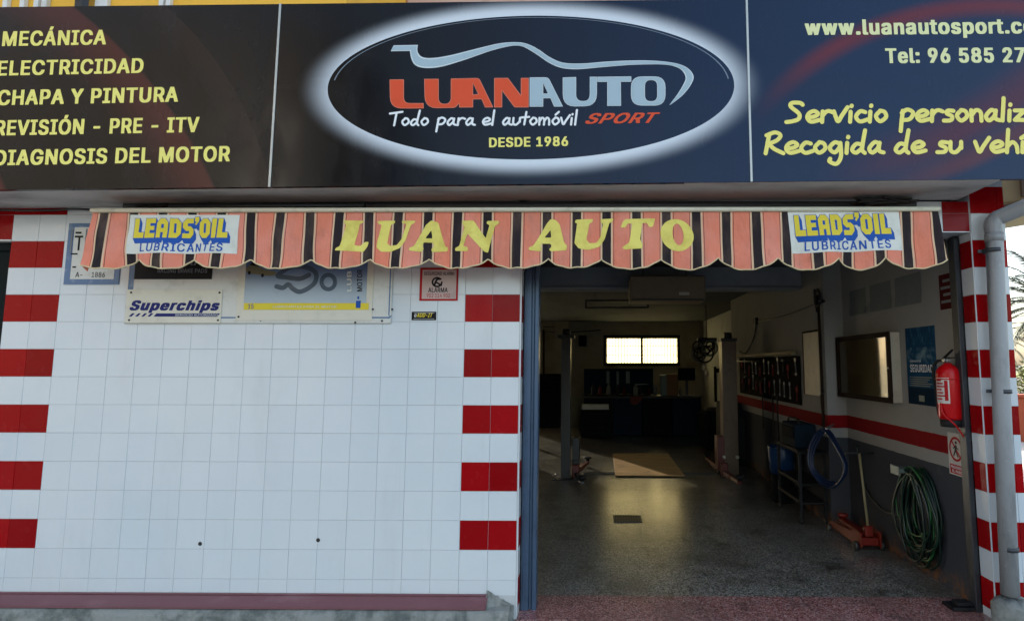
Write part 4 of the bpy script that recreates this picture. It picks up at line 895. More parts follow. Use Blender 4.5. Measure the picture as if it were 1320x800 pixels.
# ------------------------------------------------------------------ the awning
YA = -.30
ax = lambda u, v: WY(u, v, YA)
X0, X1 = ax(120, 268).x, ax(1209, 265).x
ZT, ZL, ZP = ax(665, 273).z, ax(665, 347).z, ax(665, 333).z
k = Mat('awning_cloth', srgb('f08d70'), .85, spec=.2)
x, y, z = k.pos()
PER = 38.26 / 187.3
XD = ax(322, 300).x
u_ = ((x - XD) / PER + 100.145).frac()
def bar_(a, b): return u_.gt(a) * u_.lt(b)
k.mix(k.noise(3, 5).ramp(.35, .7, 0, .5), srgb('f3a898')).mix(k.noise(7, 6, .65, (1, 1, .5)).ramp(.5, .8, 0, .35), srgb('8a5844')).wear(srgb('5b4a3e'), 4, .58, .8, .3, (1, 1, .3))
k.mix(bar_(.0, .29), srgb('30292b'))
k.mix(bar_(.29, .345), srgb('e8c8a4')).mix(bar_(.945, 1.0), srgb('e8c8a4'))
k.mix(k.noise(6, 5, .6, (1, 1, .4)).ramp(.45, .75, 0, .22), srgb('a08474'))
k.mix(bar_(.375, .39), srgb('3a2a2a')).mix(bar_(.915, .93), srgb('3a2a2a'))
tr = k.nt.nodes.new('ShaderNodeBsdfTranslucent'); k.nt.links.new(k.col, tr.inputs[0])
mx = k.nt.nodes.new('ShaderNodeMixShader'); mx.inputs[0].default_value = .22
o_ = k.nt.nodes['Material Output']; k.nt.links.new(k.b.outputs[0], mx.inputs[1]); k.nt.links.new(tr.outputs[0], mx.inputs[2]); k.nt.links.new(mx.outputs[0], o_.inputs[0])
k.bump(k.noise(9, 5, .6, (1.6, 1, .45)) + k.noise(26, 4, .6, (1, 1, .8)) * .4, .8, .022)
MM['awning_cloth'] = k.m
M('awning_trim', 'cdb98f', .8, scale=20); M('cream_metal', 'c9c3ac', .4, scale=12, wear='8d8672'); 
k = Mat('awning_paint', srgb('e0d268'), .7); k.wear(srgb('b5a03a'), 8, .4, .75, .6).wear(srgb('f0e06a'), 14, .6, .8, .5); MM['awning_paint'] = k.m
k = Mat('banner_vinyl', srgb('cfcfc4'), .55); k.wear(srgb('a8a699'), 10, .45, .8, .5); MM['banner_vinyl'] = k.m
AW = thing('awning', (0, -.02, 2.9), 'orange, cream and dark striped awning with scalloped valance and yellow painted lettering', 'awning')
PK = [104, 180, 250, 322, 400, 476, 553, 629, 707, 775, 852, 925, 1002, 1081, 1139, 1216]
PX = [ax(p, 336).x for p in PK]
def hem(X):
    for a, b in zip(PX, PX[1:]):
        if a <= X <= b:
            t = (X - a) / (b - a); return ZP + .006 * math.sin(a * 31) * (1 - abs(2 * t - 1)) - (ZP - ZL) * min(1, math.sin(math.pi * t) ** .72 * 1.02) + .0025 * math.sin(X * 61)
    return ZL if X > PX[-1] or X < PX[0] else ZP
_r = random.Random(11); PH = [_r.uniform(-.8, .8) for _ in range(40)]
def billow(X, Z):
    d = max(0, min(1.15, (ZT - Z) / .4)); i = (X - X0) / .41
    p = PH[int(i) % 40] * (1 - (i % 1)) + PH[(int(i) + 1) % 40] * (i % 1)
    return .002 - .023 * d * math.sin(2 * math.pi * i + p) - .012 * d - .006 * d * math.sin(5.1 * X + 2 * Z * 9) - .003 * d * math.sin(X * 47 + Z * 13) - .004 * d * math.sin(X * 19.3 - Z * 21)
def flare(X, Z):
    d = max(0, (ZT - Z) / .4)
    return X - .055 * d * max(0, 1 - (X - X0) / .5) + .03 * d * max(0, 1 - (X1 - X) / .35)
def V(X, Z, off=0.0): return Vector((flare(X, Z), YA + billow(X, Z) - off, Z))
m = MB(); m.sheet(lambda a, b: V(X0 + (X1 - X0) * a, ZT + (hem(X0 + (X1 - X0) * a) - ZT) * b), 420, 14)
# the end of the cloth folded back
m.sheet(lambda a, b: V(X0, ZT + (hem(X0) - ZT) * b) + Vector((-.012 * a * b, .10 * a * (1 - .3 * b), -.04 * a * b)), 3, 8)
m.sheet(lambda a, b: V(X1, ZT + (hem(X1) - ZT) * b) + Vector((.02 * a * b, .12 * a * (1 - .3 * b), .06 * a * b)), 3, 8)
VA = m.build('valance', 'awning_cloth', AW)
m = MB(); m.tube([V(X0 + (X1 - X0) * i / 420, hem(X0 + (X1 - X0) * i / 420) - .001) for i in range(421)], .0052, 6)
m.build('hem_tape', 'awning_trim', VA)
m = MB(); m.tube([(X0 - .004, YA - .004, ZT + .012), (X1 + .005, YA - .004, ZT + .012)], .0165, 12); m.box(X0, X1, YA + .006, YA + .04, ZT + .002, ZT + .024, .004)
m.build('front_bar', 'cream_metal', AW)
ZR = ZT + .135
m = MB(); m.sheet(lambda a, b: Vector((X0 + .02 + (X1 - X0 - .04) * a, YA + .02 + (.215) * b, ZT + .022 + (ZR - ZT - .055) * b - .012 * math.sin(math.pi * b) + .002 * math.sin(a * 90))), 160, 8)
m.build('awning_top', 'awning_cloth', AW)
m = MB(); m.cyl((X0 + .03, -.075, ZR - .03), (X1 - .03, -.075, ZR - .03), .033, 14); m.build('roller', 'dark_metal', AW)
for X in (X0 + .06, 0.0, X1 - .1):
    m = MB(); m.box(X, X + .05, -.1, -.004, ZR - .07, ZR + .005, .004); m.build('bracket', 'black_metal', AW)
for X, s in ((X0 + .35, 1), (X1 - .35, -1)):
    m = MB(); m.bar((X, -.07, ZT + .03), (X + s * .75, -.16, ZT + .01), .03, .02, .004); m.bar((X + s * .75, -.18, ZT + .012), (X + s * .05, YA + .04, ZT + .008), .03, .02, .004); m.build('folding_arm', 'dark_metal', AW)
def conform(me_mb, off):
    bmesh.ops.triangulate(me_mb.bm, faces=me_mb.bm.faces[:])
    for _ in range(4):
        e = [q for q in me_mb.bm.edges if q.calc_length() > .014]
        if e: bmesh.ops.subdivide_edges(me_mb.bm, edges=e, cuts=1)
    bmesh.ops.triangulate(me_mb.bm, faces=me_mb.bm.faces[:])
    for q in me_mb.bm.verts:
        X, Z = q.co.x, q.co.z; q.co = V(X, Z, off)
# painted letters
P6 = lambda a, b: (420 + a * .19697, 250 + b * .19697)
P7 = lambda a, b: (670 + a * .19697, 250 + b * .19697)
def oval(cx, cy, rx, ry, sl, n=28): return [(cx + rx * math.cos(2 * math.pi * i / n) - sl * math.sin(2 * math.pi * i / n) * ry, cy + ry * math.sin(2 * math.pi * i / n)) for i in range(n)]
LET = [(P6, [[(118, 178), (250, 178), (235, 195), (222, 200), (190, 340), (225, 345), (255, 315), (278, 315), (270, 345), (245, 383), (70, 378), (75, 362), (100, 350), (135, 205), (120, 195)]]),
 (P6, [[(335, 180), (455, 178), (455, 195), (430, 205), (402, 325), (425, 345), (470, 340), (500, 300), (530, 200), (500, 195), (498, 180), (588, 178), (580, 195), (560, 205), (525, 310), (490, 362), (430, 385), (360, 380), (328, 350), (335, 310), (365, 205), (345, 200)]]),
 (P6, [[(690, 175), (735, 190), (765, 300), (780, 345), (800, 352), (795, 378), (690, 380), (685, 360), (705, 345), (700, 320), (640, 318), (630, 345), (640, 360), (620, 382), (548, 375), (550, 358), (580, 345), (655, 205)], [(690, 240), (650, 292), (697, 292)]]),
 (P6, [[(890, 180), (965, 175), (1045, 290), (1070, 205), (1050, 195), (1055, 178), (1135, 176), (1130, 195), (1105, 210), (1060, 385), (1035, 378), (930, 265), (905, 345), (935, 355), (930, 380), (850, 378), (850, 360), (878, 345), (910, 220), (895, 200)]]),
 (P7, [[(200, 165), (235, 170), (260, 200), (290, 320), (310, 340), (305, 370), (200, 375), (190, 360), (210, 345), (200, 325), (140, 325), (135, 345), (145, 360), (130, 378), (60, 372), (60, 355), (90, 340), (175, 195)], [(200, 235), (160, 285), (205, 285)]]),
 (P7, [[(365, 170), (478, 165), (475, 185), (455, 195), (435, 300), (455, 325), (500, 320), (525, 285), (545, 195), (525, 185), (530, 165), (612, 160), (608, 180), (585, 190), (555, 295), (520, 345), (450, 370), (385, 360), (357, 325), (362, 290), (375, 195), (360, 190)]]),
 (P7, [[(690, 165), (885, 160), (870, 215), (845, 218), (830, 190), (800, 192), (785, 300), (800, 330), (798, 360), (690, 365), (668, 352), (690, 335), (715, 320), (735, 195), (705, 195), (690, 222), (658, 220), (672, 185)]]),
 (P7, [oval(1028, 268, 108, 105, -.12), oval(1035, 263, 36, 70, -.12)[::-1]])]
m = MB()
for P, loops in LET:
    L = [[(ax(*P(*p)).x, ax(*P(*p)).z) for p in rnd(lp, 8)] for lp in loops]
    m.merge(fill_loops(L), None, lambda c: Vector((c.x, YA, c.y)))
conform(m, .0025)
m.build('painted_lettering', 'awning_paint', VA)
# the two printed banners
BL = {'L': [[(0, 7), (2, 7), (2, 2), (4.3, 2), (4.3, 0), (0, 0)]],
 'E': [[(0, 0), (0, 7), (4.3, 7), (4.3, 5.3), (2, 5.3), (2, 4.3), (3.9, 4.3), (3.9, 2.8), (2, 2.8), (2, 1.7), (4.3, 1.7), (4.3, 0)]],
 'A': [[(0, 0), (0, 5.5), (1.3, 7), (3.2, 7), (4.5, 5.5), (4.5, 0), (2.8, 0), (2.8, 2), (1.8, 2), (1.8, 0)], [(1.8, 3.5), (2.8, 3.5), (2.8, 5), (1.8, 5)]],
 'D': [[(0, 0), (0, 7), (3.2, 7), (4.7, 5.5), (4.7, 1.5), (3.2, 0)], [(1.9, 1.8), (2.8, 1.8), (2.8, 5.2), (1.9, 5.2)]],
 'S': [[(0, 0), (0, 1.7), (2.6, 1.7), (2.6, 2.6), (1.3, 2.6), (0, 3.8), (0, 5.6), (1.4, 7), (4.5, 7), (4.5, 5.3), (2, 5.3), (2, 4.3), (3.2, 4.3), (4.5, 3.2), (4.5, 1.4), (3.2, 0)]],
 "'": [[(0, 7.6), (1.8, 7.6), (1.8, 6), (.6, 4.6), (.1, 5.1), (.7, 5.9), (0, 6)]],
 'O': [[(0, 1.5), (0, 5.5), (1.4, 7), (3.3, 7), (4.7, 5.5), (4.7, 1.5), (3.3, 0), (1.4, 0)], [(1.9, 1.8), (2.8, 1.8), (2.8, 5.2), (1.9, 5.2)]],
 'I': [[(0, 0), (0, 7), (2, 7), (2, 0)]]}
WD = {'L': 4.7, 'E': 4.9, 'A': 5.1, 'D': 5.3, 'S': 5.0, "'": 2.2, 'O': 5.3, 'I': 2.6}
def banner(tl, tr, br, bl, dark):
    q = [ax(*p) for p in (tl, tr, br, bl)]
    def at(a, b):  # a across, b down
        t = q[0].lerp(q[1], a); o = q[3].lerp(q[2], a); return t.lerp(o, b)
    m = MB(); m.sheet(lambda a, b: (lambda p: V(p.x, p.z, .002))(at(a, b)), 90, 16)
    B = m.build('banner', 'banner_vinyl', AW)
    total = sum(WD[c] for c in "LEADS'OIL")
    def lay(off, dx, dy, expand):
        x = 0; r = MB()
        for c in "LEADS'OIL":
            L = []
            for lp in BL[c]:
                pl = []
                for p in lp:
                    a = .05 + .87 * ((x + p[0] + dx) / total); b = .60 - .53 * (p[1] + dy) / 7.4
                    P = at(a, b); pl.append((P.x, P.z))
                L.append(pl)
            me = fill_loops(L if not expand else L[:1], offset=expand)
            r.merge(me, None, lambda c2_: Vector((c2_.x, YA, c2_.y)))
            x += WD[c]
        conform(r, off)
        return r
    m = MB()
    for i in range(9):
        r = lay(.0030 + .00006 * (9 - i), .95 * i / 8, -1.75 * i / 8, .0035)
        me = bpy.data.meshes.new('t'); r.bm.to_mesh(me); r.bm.free(); m.merge(me)
    m.build('banner_shadow_lettering', 'blue_print', B)
    r = lay(.0044, 0, 0, 0); r.build('banner_lettering', 'sticker_yellow', B)
    m = MB(); A_, B_ = at(.12, .945), at(.885, .945); H = (at(.5, .74) - at(.5, .945)).length
    write(m, 'LUBRICANTES', (A_.x, YA, A_.z), (B_.x, YA, B_.z), H, FRONT, .02, 0, 1.12)
    conform(m, .0034)
    m.build('banner_caption', 'blue_print', B)
banner((168, 278), (309, 278), (305, 328), (165, 328), 0)
banner((1015, 272), (1158, 269), (1163, 322), (1021, 326), 0)
# loose black cable and soot-black rags along the soffit
m = MB(); pts = [(-6, -.03, cz(-6) - .02)] + [(-5.5 + i * .12, -.03 - .006 * math.sin(i * 2.1), cz(-5.5 + i * .12) - .016 - .01 * abs(math.sin(i * .7))) for i in range(24)]
m.tube(smoothpts(pts, 3), .008, 8); 
tag = m.build('soffit_cable', 'black_metal', loc=(-3.6, -.03, 2.9), label='thin black cable running under the canopy beside the awning end', cat='cable')
def tangle(c, w, h, n, seed, label):
    rs = random.Random(seed); m = MB(); P = [Vector(c)]
    pts = [(c[0] + rs.uniform(-w, w), c[1] + rs.uniform(-.05, .04), c[2] + rs.uniform(-h, h)) for _ in range(n)]
    m.tube(smoothpts(pts, 5), .009, 6); m.build('cable_tangle', 'black_metal', loc=c, label=label, cat='cable tangle', group='black tangles above the awning ends')
tangle((X0 + .22, -.10, 2.885), .19, .022, 26, 2, 'black tangle of cable above the valance end beside the white workshop plaque')
tangle((X1 - .28, -.12, 2.915), .24, .024, 30, 4, 'black tangle of cable above the valance end beside the downpipe')
m = MB(); m.cyl((ax(205, 254).x, -.2, 2.862), (ax(462, 256).x, -.2, 2.868), .02, 12); m.build('black_pipe', 'black_metal', loc=(-2, -.2, 2.86), label='black tube tucked under the canopy above the awning bar', cat='tube')

# ------------------------------------------------------------------ plates and notices on the tiled wall
YW = -.006
w = lambda u, v, y=YW: WY(u, v, y)
def plate(m, u0, v0, u1, v1, th, y=YW, bev=.001):
    a, b = w(u0, v1, y), w(u1, v0, y); m.box(a.x, b.x, y - th, y, a.z, b.z, bev); return m
def rect(m, u0, v0, u1, v1, y):
    a, b = w(u0, v1, y), w(u1, v0, y); m._add([(a.x, y, a.z), (b.x, y, a.z), (b.x, y, b.z), (a.x, y, b.z)], [(0, 1, 2, 3)]); return m
def wline(m, s, u0, v0, u1, v1, cap, y, bold=.015, shear=0.0, ref='H', lift=.0):
    A, B = w(u0, v0, y), w(u1, v1, y); H = (w(u0, v0 - cap, y) - A).length
    write(m, s, A, B, H, FRONT, bold, shear, 1.0, ref, None, lift)
M('plate_white', 'c6c6be', .4, wear='8f8d82', scale=10, amt=.5)
M('plate_cream', 'c9c5b4', .4, wear='94907f', scale=10, amt=.4)
M('plate_blue', '47688c', .4, wear='a9b3b8', scale=14, lo=.5, hi=.8, amt=.6)
M('screw_head', '3c3a38', .5, metal=.6)
def at_wall(u, v, Y=YW): p = w(u, v, Y); return (p.x, Y, p.z)
def screws(o, pts, y):
    for u, v in pts:
        m = MB(); p = w(u, v, y); m.lathe((p.x, y, p.z), [(.008, 0), (.007, -.003), (.003, -.0045)], 12, 'Y'); m.build('screw', 'screw_head', o)
# workshop plaque
pl_ = thing('workshop_plaque', at_wall(120, 367), 'blue edged white workshop plaque with a hammer emblem beside the red blocks', 'plaque')
m = MB(); plate(m, 82, 289, 160, 368, .004); m.build('plate', 'plate_blue', pl_)
m = MB(); rect(m, 90, 294, 152, 361, YW - .0052); m.build('plate_face', 'plate_white', pl_)
m = MB(); y_ = YW - .0064
for r_ in [(91, 327.5, 100, 329.5), (93, 344.5, 98, 346.5), (138, 344, 153, 346), (97, 300, 105, 302.5), (96, 305, 107, 307.5), (99.5, 307.5, 103.5, 324)]: rect(m, *r_, y_)
wline(m, 'A-', 97, 358.5, 106, 358.5, 6.5, YW - .0052, .01, lift=.0012); wline(m, '1886', 118, 358.5, 135, 358.5, 6.5, YW - .0052, .01, lift=.0012)
m.build('plaque_lettering', 'black_print', pl_)
for q in (91.5, 110): m = MB(); rect(m, q, 296, q + .8, 326, y_); m.build('plaque_rule', 'grey_print', pl_)
# big white board behind the advertising plates
bd = thing('sign_board', at_wall(335, 418), 'wide white board with thin blue outline behind the oil poster and black plate', 'board')
m = MB(); plate(m, 160.5, 292, 509, 418, .012, YW, .004); m.build('backing', 'plate_white', bd)
m = MB(); y_ = YW - .0135
for r_ in [(168.5, 296, 171, 411), (502, 296, 504.5, 407), (171, 408.8, 500, 411.2)]: rect(m, *r_, y_)
A = [w(504.5 - 4.5 * (1 - math.cos(t)), 407 + 4.2 * math.sin(t), y_) for t in [i * math.pi / 12 for i in range(7)]]; B2 = [w(502 - 2.0 * (1 - math.cos(t)), 407 + 1.8 * math.sin(t), y_) for t in [i * math.pi / 12 for i in range(7)]]
for i in range(6): m._add([A[i], A[i + 1], B2[i + 1], B2[i]], [(0, 1, 2, 3)])
m.build('board_outline', 'plate_blue', bd)
screws(bd, [(505.5, 399), (492.5, 414), (336, 413.5), (458, 416)], YW - .012)
Y2 = YW - .0125
bp = thing('brake_plaque', at_wall(225, 361, Y2), 'black racing brake pads plate under the striped awning, above the white plate with navy lettering', 'plaque')
m = MB(); plate(m, 173, 318, 276, 361, .004, Y2); m.build('plate', 'black_print', bp)
m = MB(); wline(m, 'RACING BRAKE PADS', 203, 352.5, 267, 352.5, 5.2, Y2 - .004, .012, 0, lift=.0012)
wline(m, 'RA', 238, 343, 262, 342, 14, Y2 - .004, .02, .2, lift=.0012); stroke(m, [(w(184, 339, Y2).x, w(184, 339, Y2).z), (w(190, 343, Y2).x, w(190, 343, Y2).z), (w(200, 341, Y2).x, w(200, 341, Y2).z)], .02, lambda a, b, l: Vector((a, Y2 - .004 - l, b)))
m.build('plaque_lettering', 'grey_print', bp)
sc = thing('tuning_plate', at_wall(225, 418, Y2), 'small white screwed plate with slanted navy lettering and a striped bar', 'plaque')
m = MB(); plate(m, 161.5, 374, 287.5, 417.5, .006, Y2, .0015); m.build('plate', 'plate_cream', sc)
y_ = Y2 - .006
m = MB(); wline(m, 'Superchips', 167, 400.5, 283, 400.5, 12.2, y_, .055, .3, lift=.0012)
a, b = w(204, 408.5, y_), w(283, 405, y_)
f_ = lambda u, v: (w(u, v, y_).x, w(u, v, y_).z)
def para(u0, u1, s=4.5):
    q = [f_(u0, 409), f_(u1, 409), f_(u1 + s, 404.8), f_(u0 + s, 404.8)]
    m._add([(p[0], y_ - .0012, p[1]) for p in q], [(0, 1, 2, 3)])
for u0 in (166, 174, 182, 190): para(u0, u0 + 3.6)
para(198, 280, 4)
m.build('plate_lettering', 'navy_print', sc)
m = MB(); wline(m, 'SERVICIO AUTORIZADO', 226, 408.1, 281, 408.1, 2.4, y_, .01, 0, lift=.0024); m.build('plate_caption', 'pale_print', sc)
screws(sc, [(169, 378), (283, 378), (166.5, 413.5), (281, 413.5)], y_)
k = Mat('poster_print', srgb('2f5a86'), .35)
x, y, z = k.pos()
za, zb_ = w(400, 392, Y2).z, w(400, 330, Y2).z
k.mix(z.ramp(za - .02, zb_, 1, 0) * .95, srgb('a6b4ba')).wear(srgb('7d8a8f'), 8, .5, .8, .4); MM['poster_print'] = k.m
po = thing('oil_poster', at_wall(394, 414, Y2), 'large blue oil poster with tyre track drawing and yellow strip below the awning', 'poster')
m = MB(); plate(m, 304, 300, 484, 414, .005, Y2, .001); m.build('poster_board', 'plate_cream', po)
y_ = Y2 - .005
m = MB(); rect(m, 314, 302, 475.5, 392, y_ - .001); m.build('poster_picture', 'poster_print', po)
m = MB(); rect(m, 314, 391, 475.5, 400, y_ - .002); m.build('yellow_strip', 'sticker_yellow', po)
g_ = lambda u, v: (w(u, v, y_).x, w(u, v, y_).z)
pl3 = lambda a, b, l: Vector((a, y_ - .001 - l, b))
c2b = lambda a, b: g_(300 + a / 6, 330 + b / 6)
M('track_print', '2d4658', .4); M('car_print', '6d6a4c', .4)
m = MB()
stroke(m, [c2b(*p) for p in [(340, 240), (390, 250), (430, 225), (470, 260), (520, 280), (590, 250), (640, 200), (640, 130), (560, 90), (450, 90), (380, 130), (350, 160), (420, 170), (520, 180), (590, 150)]], .034, pl3)
stroke(m, [c2b(740 + 52 * math.cos(t), 205 + 55 * math.sin(t)) for t in [i * 2 * math.pi / 14 for i in range(15)]], .03, pl3)
m.build('tyre_track_print', 'track_print', po)
m = MB()
q = [c2b(*p) for p in [(100, 100), (130, 75), (200, 85), (240, 110), (330, 125), (340, 150), (290, 160), (230, 155), (110, 135)]]
m._add([(p[0], y_ - .0018, p[1]) for p in q], [tuple(range(len(q)))]); m.build('car_drawing', 'car_print', po)
m = MB()
for c_ in ((130, 135), (232, 155)): stroke(m, [c2b(c_[0], c_[1] - 4), c2b(c_[0], c_[1] + 4)], .02, lambda a, b, l: Vector((a, y_ - .002 - l, b)))
q = [c2b(*p) for p in [(130, 75), (150, 55), (205, 62), (200, 85)]]; m._add([(p[0], y_ - .0019, p[1]) for p in q], [tuple(range(len(q)))])
def vline(s, u, v0, v1, wd, bold=.02):
    A, B = w(u, v0, y_), w(u, v1, y_); me, x0, x1 = text_mesh(s, bold); e = (B - A) / (x1 - x0); up_ = FRONT.cross((B - A).normalized()); H = wd / 187
    m.merge(me, None, lambda c: A + e * (c.x - x0) + up_ * (c.y * H / cap_h(bold)) + FRONT * (.0024 + c.z))
vline('MOTOR', 467, 376, 348, 7)
m.build('poster_lettering', 'black_print', po)
m = MB(); vline('LUB', 453, 376, 350, 6); wline(m, 'LUBRICANTES PARA EL MOTOR', 352, 397.2, 434, 397.2, 2.6, y_, .01, 0, lift=.0032); m.build('poster_caption', 'pale_print', po)
m = MB(); rect(m, 458.5, 388, 465, 397.5, y_ - .003); rect(m, 460.5, 382.5, 463, 386, y_ - .003); wline(m, '15', 320, 398.5, 327, 398.5, 6, y_, .01, 0, lift=.0032); m.build('poster_emblem', 'blue_print', po)
screws(po, [(307.5, 409), (480.5, 399)], y_)
al = thing('alarm_sign', at_wall(565, 388), 'red edged alarm notice under the awning above the small black sticker', 'sign')
m = MB(); plate(m, 540.5, 345.5, 591, 388, .004); m.build('plate', 'sign_red', al)
M('alarm_face', 'b9a29a', .4)
m = MB(); rect(m, 543.5, 348, 588.5, 385.5, YW - .0052); m.build('plate_face', 'alarm_face', al)
m = MB(); L_ = YW - .0052
wline(m, 'SEGURIDAD ALARM', 546.5, 355, 584.5, 355, 4.4, L_, .015, 0, lift=.0012); wline(m, 'ALARMA', 552, 377, 577, 377, 6.0, L_, .02, 0, lift=.0012); m.build('notice_lettering', 'black_print', al)
m = MB(); wline(m, '902 114 902', 550, 383.6, 580, 383.6, 5, L_, .005, 0, lift=.0012); m.build('notice_number', 'sign_red', al)
m = MB(); pq = lambda u, v: (w(u, v, L_).x, w(u, v, L_).z)
stroke(m, [pq(563.5 + 6 * math.cos(t), 364 + 5.6 * math.sin(t)) for t in [i * 2 * math.pi / 12 for i in range(11)]], .013, lambda a, b, l: Vector((a, L_ - l, b)))
stroke(m, [pq(560, 368), pq(563, 361), pq(568, 360)], .014, lambda a, b, l: Vector((a, L_ - l, b))); stroke(m, [pq(562, 364), pq(569, 368)], .012, lambda a, b, l: Vector((a, L_ - l, b)))
m.build('notice_emblem', 'black_print', al)
st = thing('small_sticker', at_wall(546, 413), 'little black sticker with yellow slanted letters below the alarm notice', 'sticker')
m = MB(); plate(m, 530.5, 402, 562.5, 413, .0015); m.build('sticker_face', 'black_print', st)
m = MB(); wline(m, 'ADD-IT', 537, 409, 558, 409, 5.4, YW - .0015, .03, .35, lift=.0012); m.build('sticker_lettering', 'sticker_yellow', st)
m = MB(); rect(m, 533.5, 403.6, 560, 404.0, YW - .0028); rect(m, 533, 411.0, 560, 411.4, YW - .0028); wline(m, 'e', 534, 409, 537, 409, 4, YW - .0015, .02, .2, ref='e', lift=.0012); m.build('sticker_rule', 'pale_print', st)
# two rusty anchor holes in the tiles
for i, (u, v) in enumerate(((259, 701), (411, 696))):
    m = MB(); p = w(u, v, 0); m.lathe((p.x, -.0045, p.z), [(.014, 0), (.009, -.004), (.005, -.001)], 12, 'Y')
    m.build('wall_plug', 'screw_head', loc=(p.x, 0, p.z), label=('dark broken wall plug low in the white tiles, the one nearer the red left blocks' if i == 0 else 'dark wall plug low in the white tiles, the one nearer the garage opening'), cat='wall plug', group='wall plugs in the white tiles')

# ------------------------------------------------------------------ downpipe on the pillar
k = Mat('pipe_grey', srgb('8d9092'), .45); k.wear(srgb('5f6262'), 12, .45, .75, .6, (1, 1, .3)).wear(srgb('b8b9b4'), 30, .6, .8, .5); MM['pipe_grey'] = k.m
dp = thing('downpipe', (3.47, -.09, 0), 'grey rain downpipe bent at the top in front of the red and white pillar', 'pipe')
yp = -.095
b0, b1, t0 = WY(1303, 765, yp), WY(1291, 520, yp), WY(1281, 300, yp)
e1 = WY(1320, 266, -.2); e2 = e1 + (e1 - WY(1290, 279, -.12)).normalized() * 1.4
pts = [tuple(b0), tuple(b0.lerp(t0, .5)), tuple(t0)] 
cor = smoothpts([tuple(t0), tuple(WY(1279.5, 289, yp)), tuple(WY(1284, 281, yp - .005)), tuple(WY(1293, 277, yp - .03)), tuple(e1)], 6)
m = MB(); m.tube(pts + cor[1:] + [tuple(e2)], .055, 20); m.build('pipe', 'pipe_grey', dp)
m = MB(); m.tube([tuple(t0 + Vector((0, 0, -.06))), tuple(t0 + Vector((0, 0, .0)))], .0595, 20); m.build('pipe_socket', 'pipe_grey', dp)
for (u, v, pr) in ((1279.5, 322, 1), (1292, 503, 1), (1301, 705, 0)):
    m = MB(); p = WY(u, v, yp); m.tube([p + Vector((0, 0, -.014)), p + Vector((0, 0, .014))], .058, 20); m.box(p.x - .08 * pr - .01, p.x + .065, yp + .02, yp + .032, p.z - .012, p.z + .012, .002); m.box(p.x - .01, p.x + .01, yp + .03, -.004, p.z - .01, p.z + .01)
    m.build('pipe_clip', 'dark_metal', dp)
m = MB(); rs = random.Random(9)
prof = [(.115, -.1), (.13, .0), (.135, .10), (.12, .17), (.075, .205), (.05, .195)]
m.lathe((b0.x, yp - .02, 0), prof, 18)
for q in m.bm.verts: q.co += Vector((rs.uniform(-.014, .014), rs.uniform(-.014, .014), rs.uniform(-.012, .012)))
m.build('pipe_base', 'rough_concrete', loc=(b0.x, yp, -.06), label='rough lump of concrete round the foot of the downpipe', cat='concrete base')
# ------------------------------------------------------------------ inside the garage
M('lift_paint', '5f4a36', .4, wear='3a332a', scale=10, metal=.2); M('lift_grey', '36332f', .45, wear='2f2f2e', scale=10, metal=.2); M('lift_red', '5e1e13', .45, wear='43261d', scale=12, amt=.6)
M('steel', '9a9a96', .35, metal=.8); M('dark_steel', '3b3a38', .45, metal=.6); M('rubber', '0f1011', .7); M('bulb_pale', 'd9d2bd', .5)
M('extinguisher_red', 'b50a10', .3, spec=.3, wear='8a0c10', amt=.3); M('label_white', 'c8c4bb', .7, spec=.15); M('trolley_dark', '1b1c1d', .7, spec=.2)
M('hose_green', '07291a', .35, wear='07301a', scale=20); M('hose_dark', '081c14', .35, wear='0a1512', scale=20); M('hose_light', '1f5a2a', .35); M('hose_blue', '0a1f3c', .4); M('clamp_grey', '5c6b64', .5)
M('jack_orange', '6f1a0d', .4, wear='5a2416', scale=14, amt=.6); M('wood', '8a6a42', .7, wear='3d2c1a', scale=5, amt=.6)
k = Mat('plywood', srgb('c39a60'), .65); k.mix(k.noise(7, 6, .6, (.25, 2.2, 1)).ramp(.35, .7, 0, .6), srgb('94703f')).wear(srgb('2e2418'), 2.6, .56, .8, .75); MM['plywood'] = k.m
M('dark_red', '4a0d10', .7, spec=.1); M('board_black', '0e0e0e', .95, spec=.1); M('board_tan', '7f7452', .6); M('board_frame', '2c2119', .8, spec=.1); M('paper_grey', '6b7270', .8, scale=12); M('pale_panel', 'b9b19c', .45)
M('cabinet_dark', '121416', .85, spec=.15, wear='0a0b0c', scale=6); M('cabinet_blue', '10222e', .8, spec=.15, wear='0a141c', scale=8); M('bench_top', '2c2820', .6, wear='2b261f', scale=7); M('cardboard', '7b5a38', .8); M('bag_blue', '1c3c63', .3, wear='8fa3b8', scale=14, lo=.62, hi=.8)
M('heater_brown', '7a6a50', .6, scale=5); M('tool_chrome', '8f9092', .3, metal=.9); M('tool_red', '7d1d18', .5); M('strap_black', '101010', .8)
k = Mat('display_glass', (.5, .5, .5), .04, spec=.5); MM['display_glass'] = k.m
gb = k.nt.nodes.new('ShaderNodeBsdfTransparent'); mx = k.nt.nodes.new('ShaderNodeMixShader'); fr = k.nt.nodes.new('ShaderNodeFresnel'); gl = k.nt.nodes.new('ShaderNodeBsdfGlossy'); gl.inputs['Roughness'].default_value = .03
k.nt.links.new(fr.outputs[0], mx.inputs[0]); k.nt.links.new(gb.outputs[0], mx.inputs[1]); k.nt.links.new(gl.outputs[0], mx.inputs[2]); k.nt.links.new(mx.outputs[0], k.nt.nodes['Material Output'].inputs[0])
XW, XF = 3.335, 3.12                    # near and far stretch of the striped wall
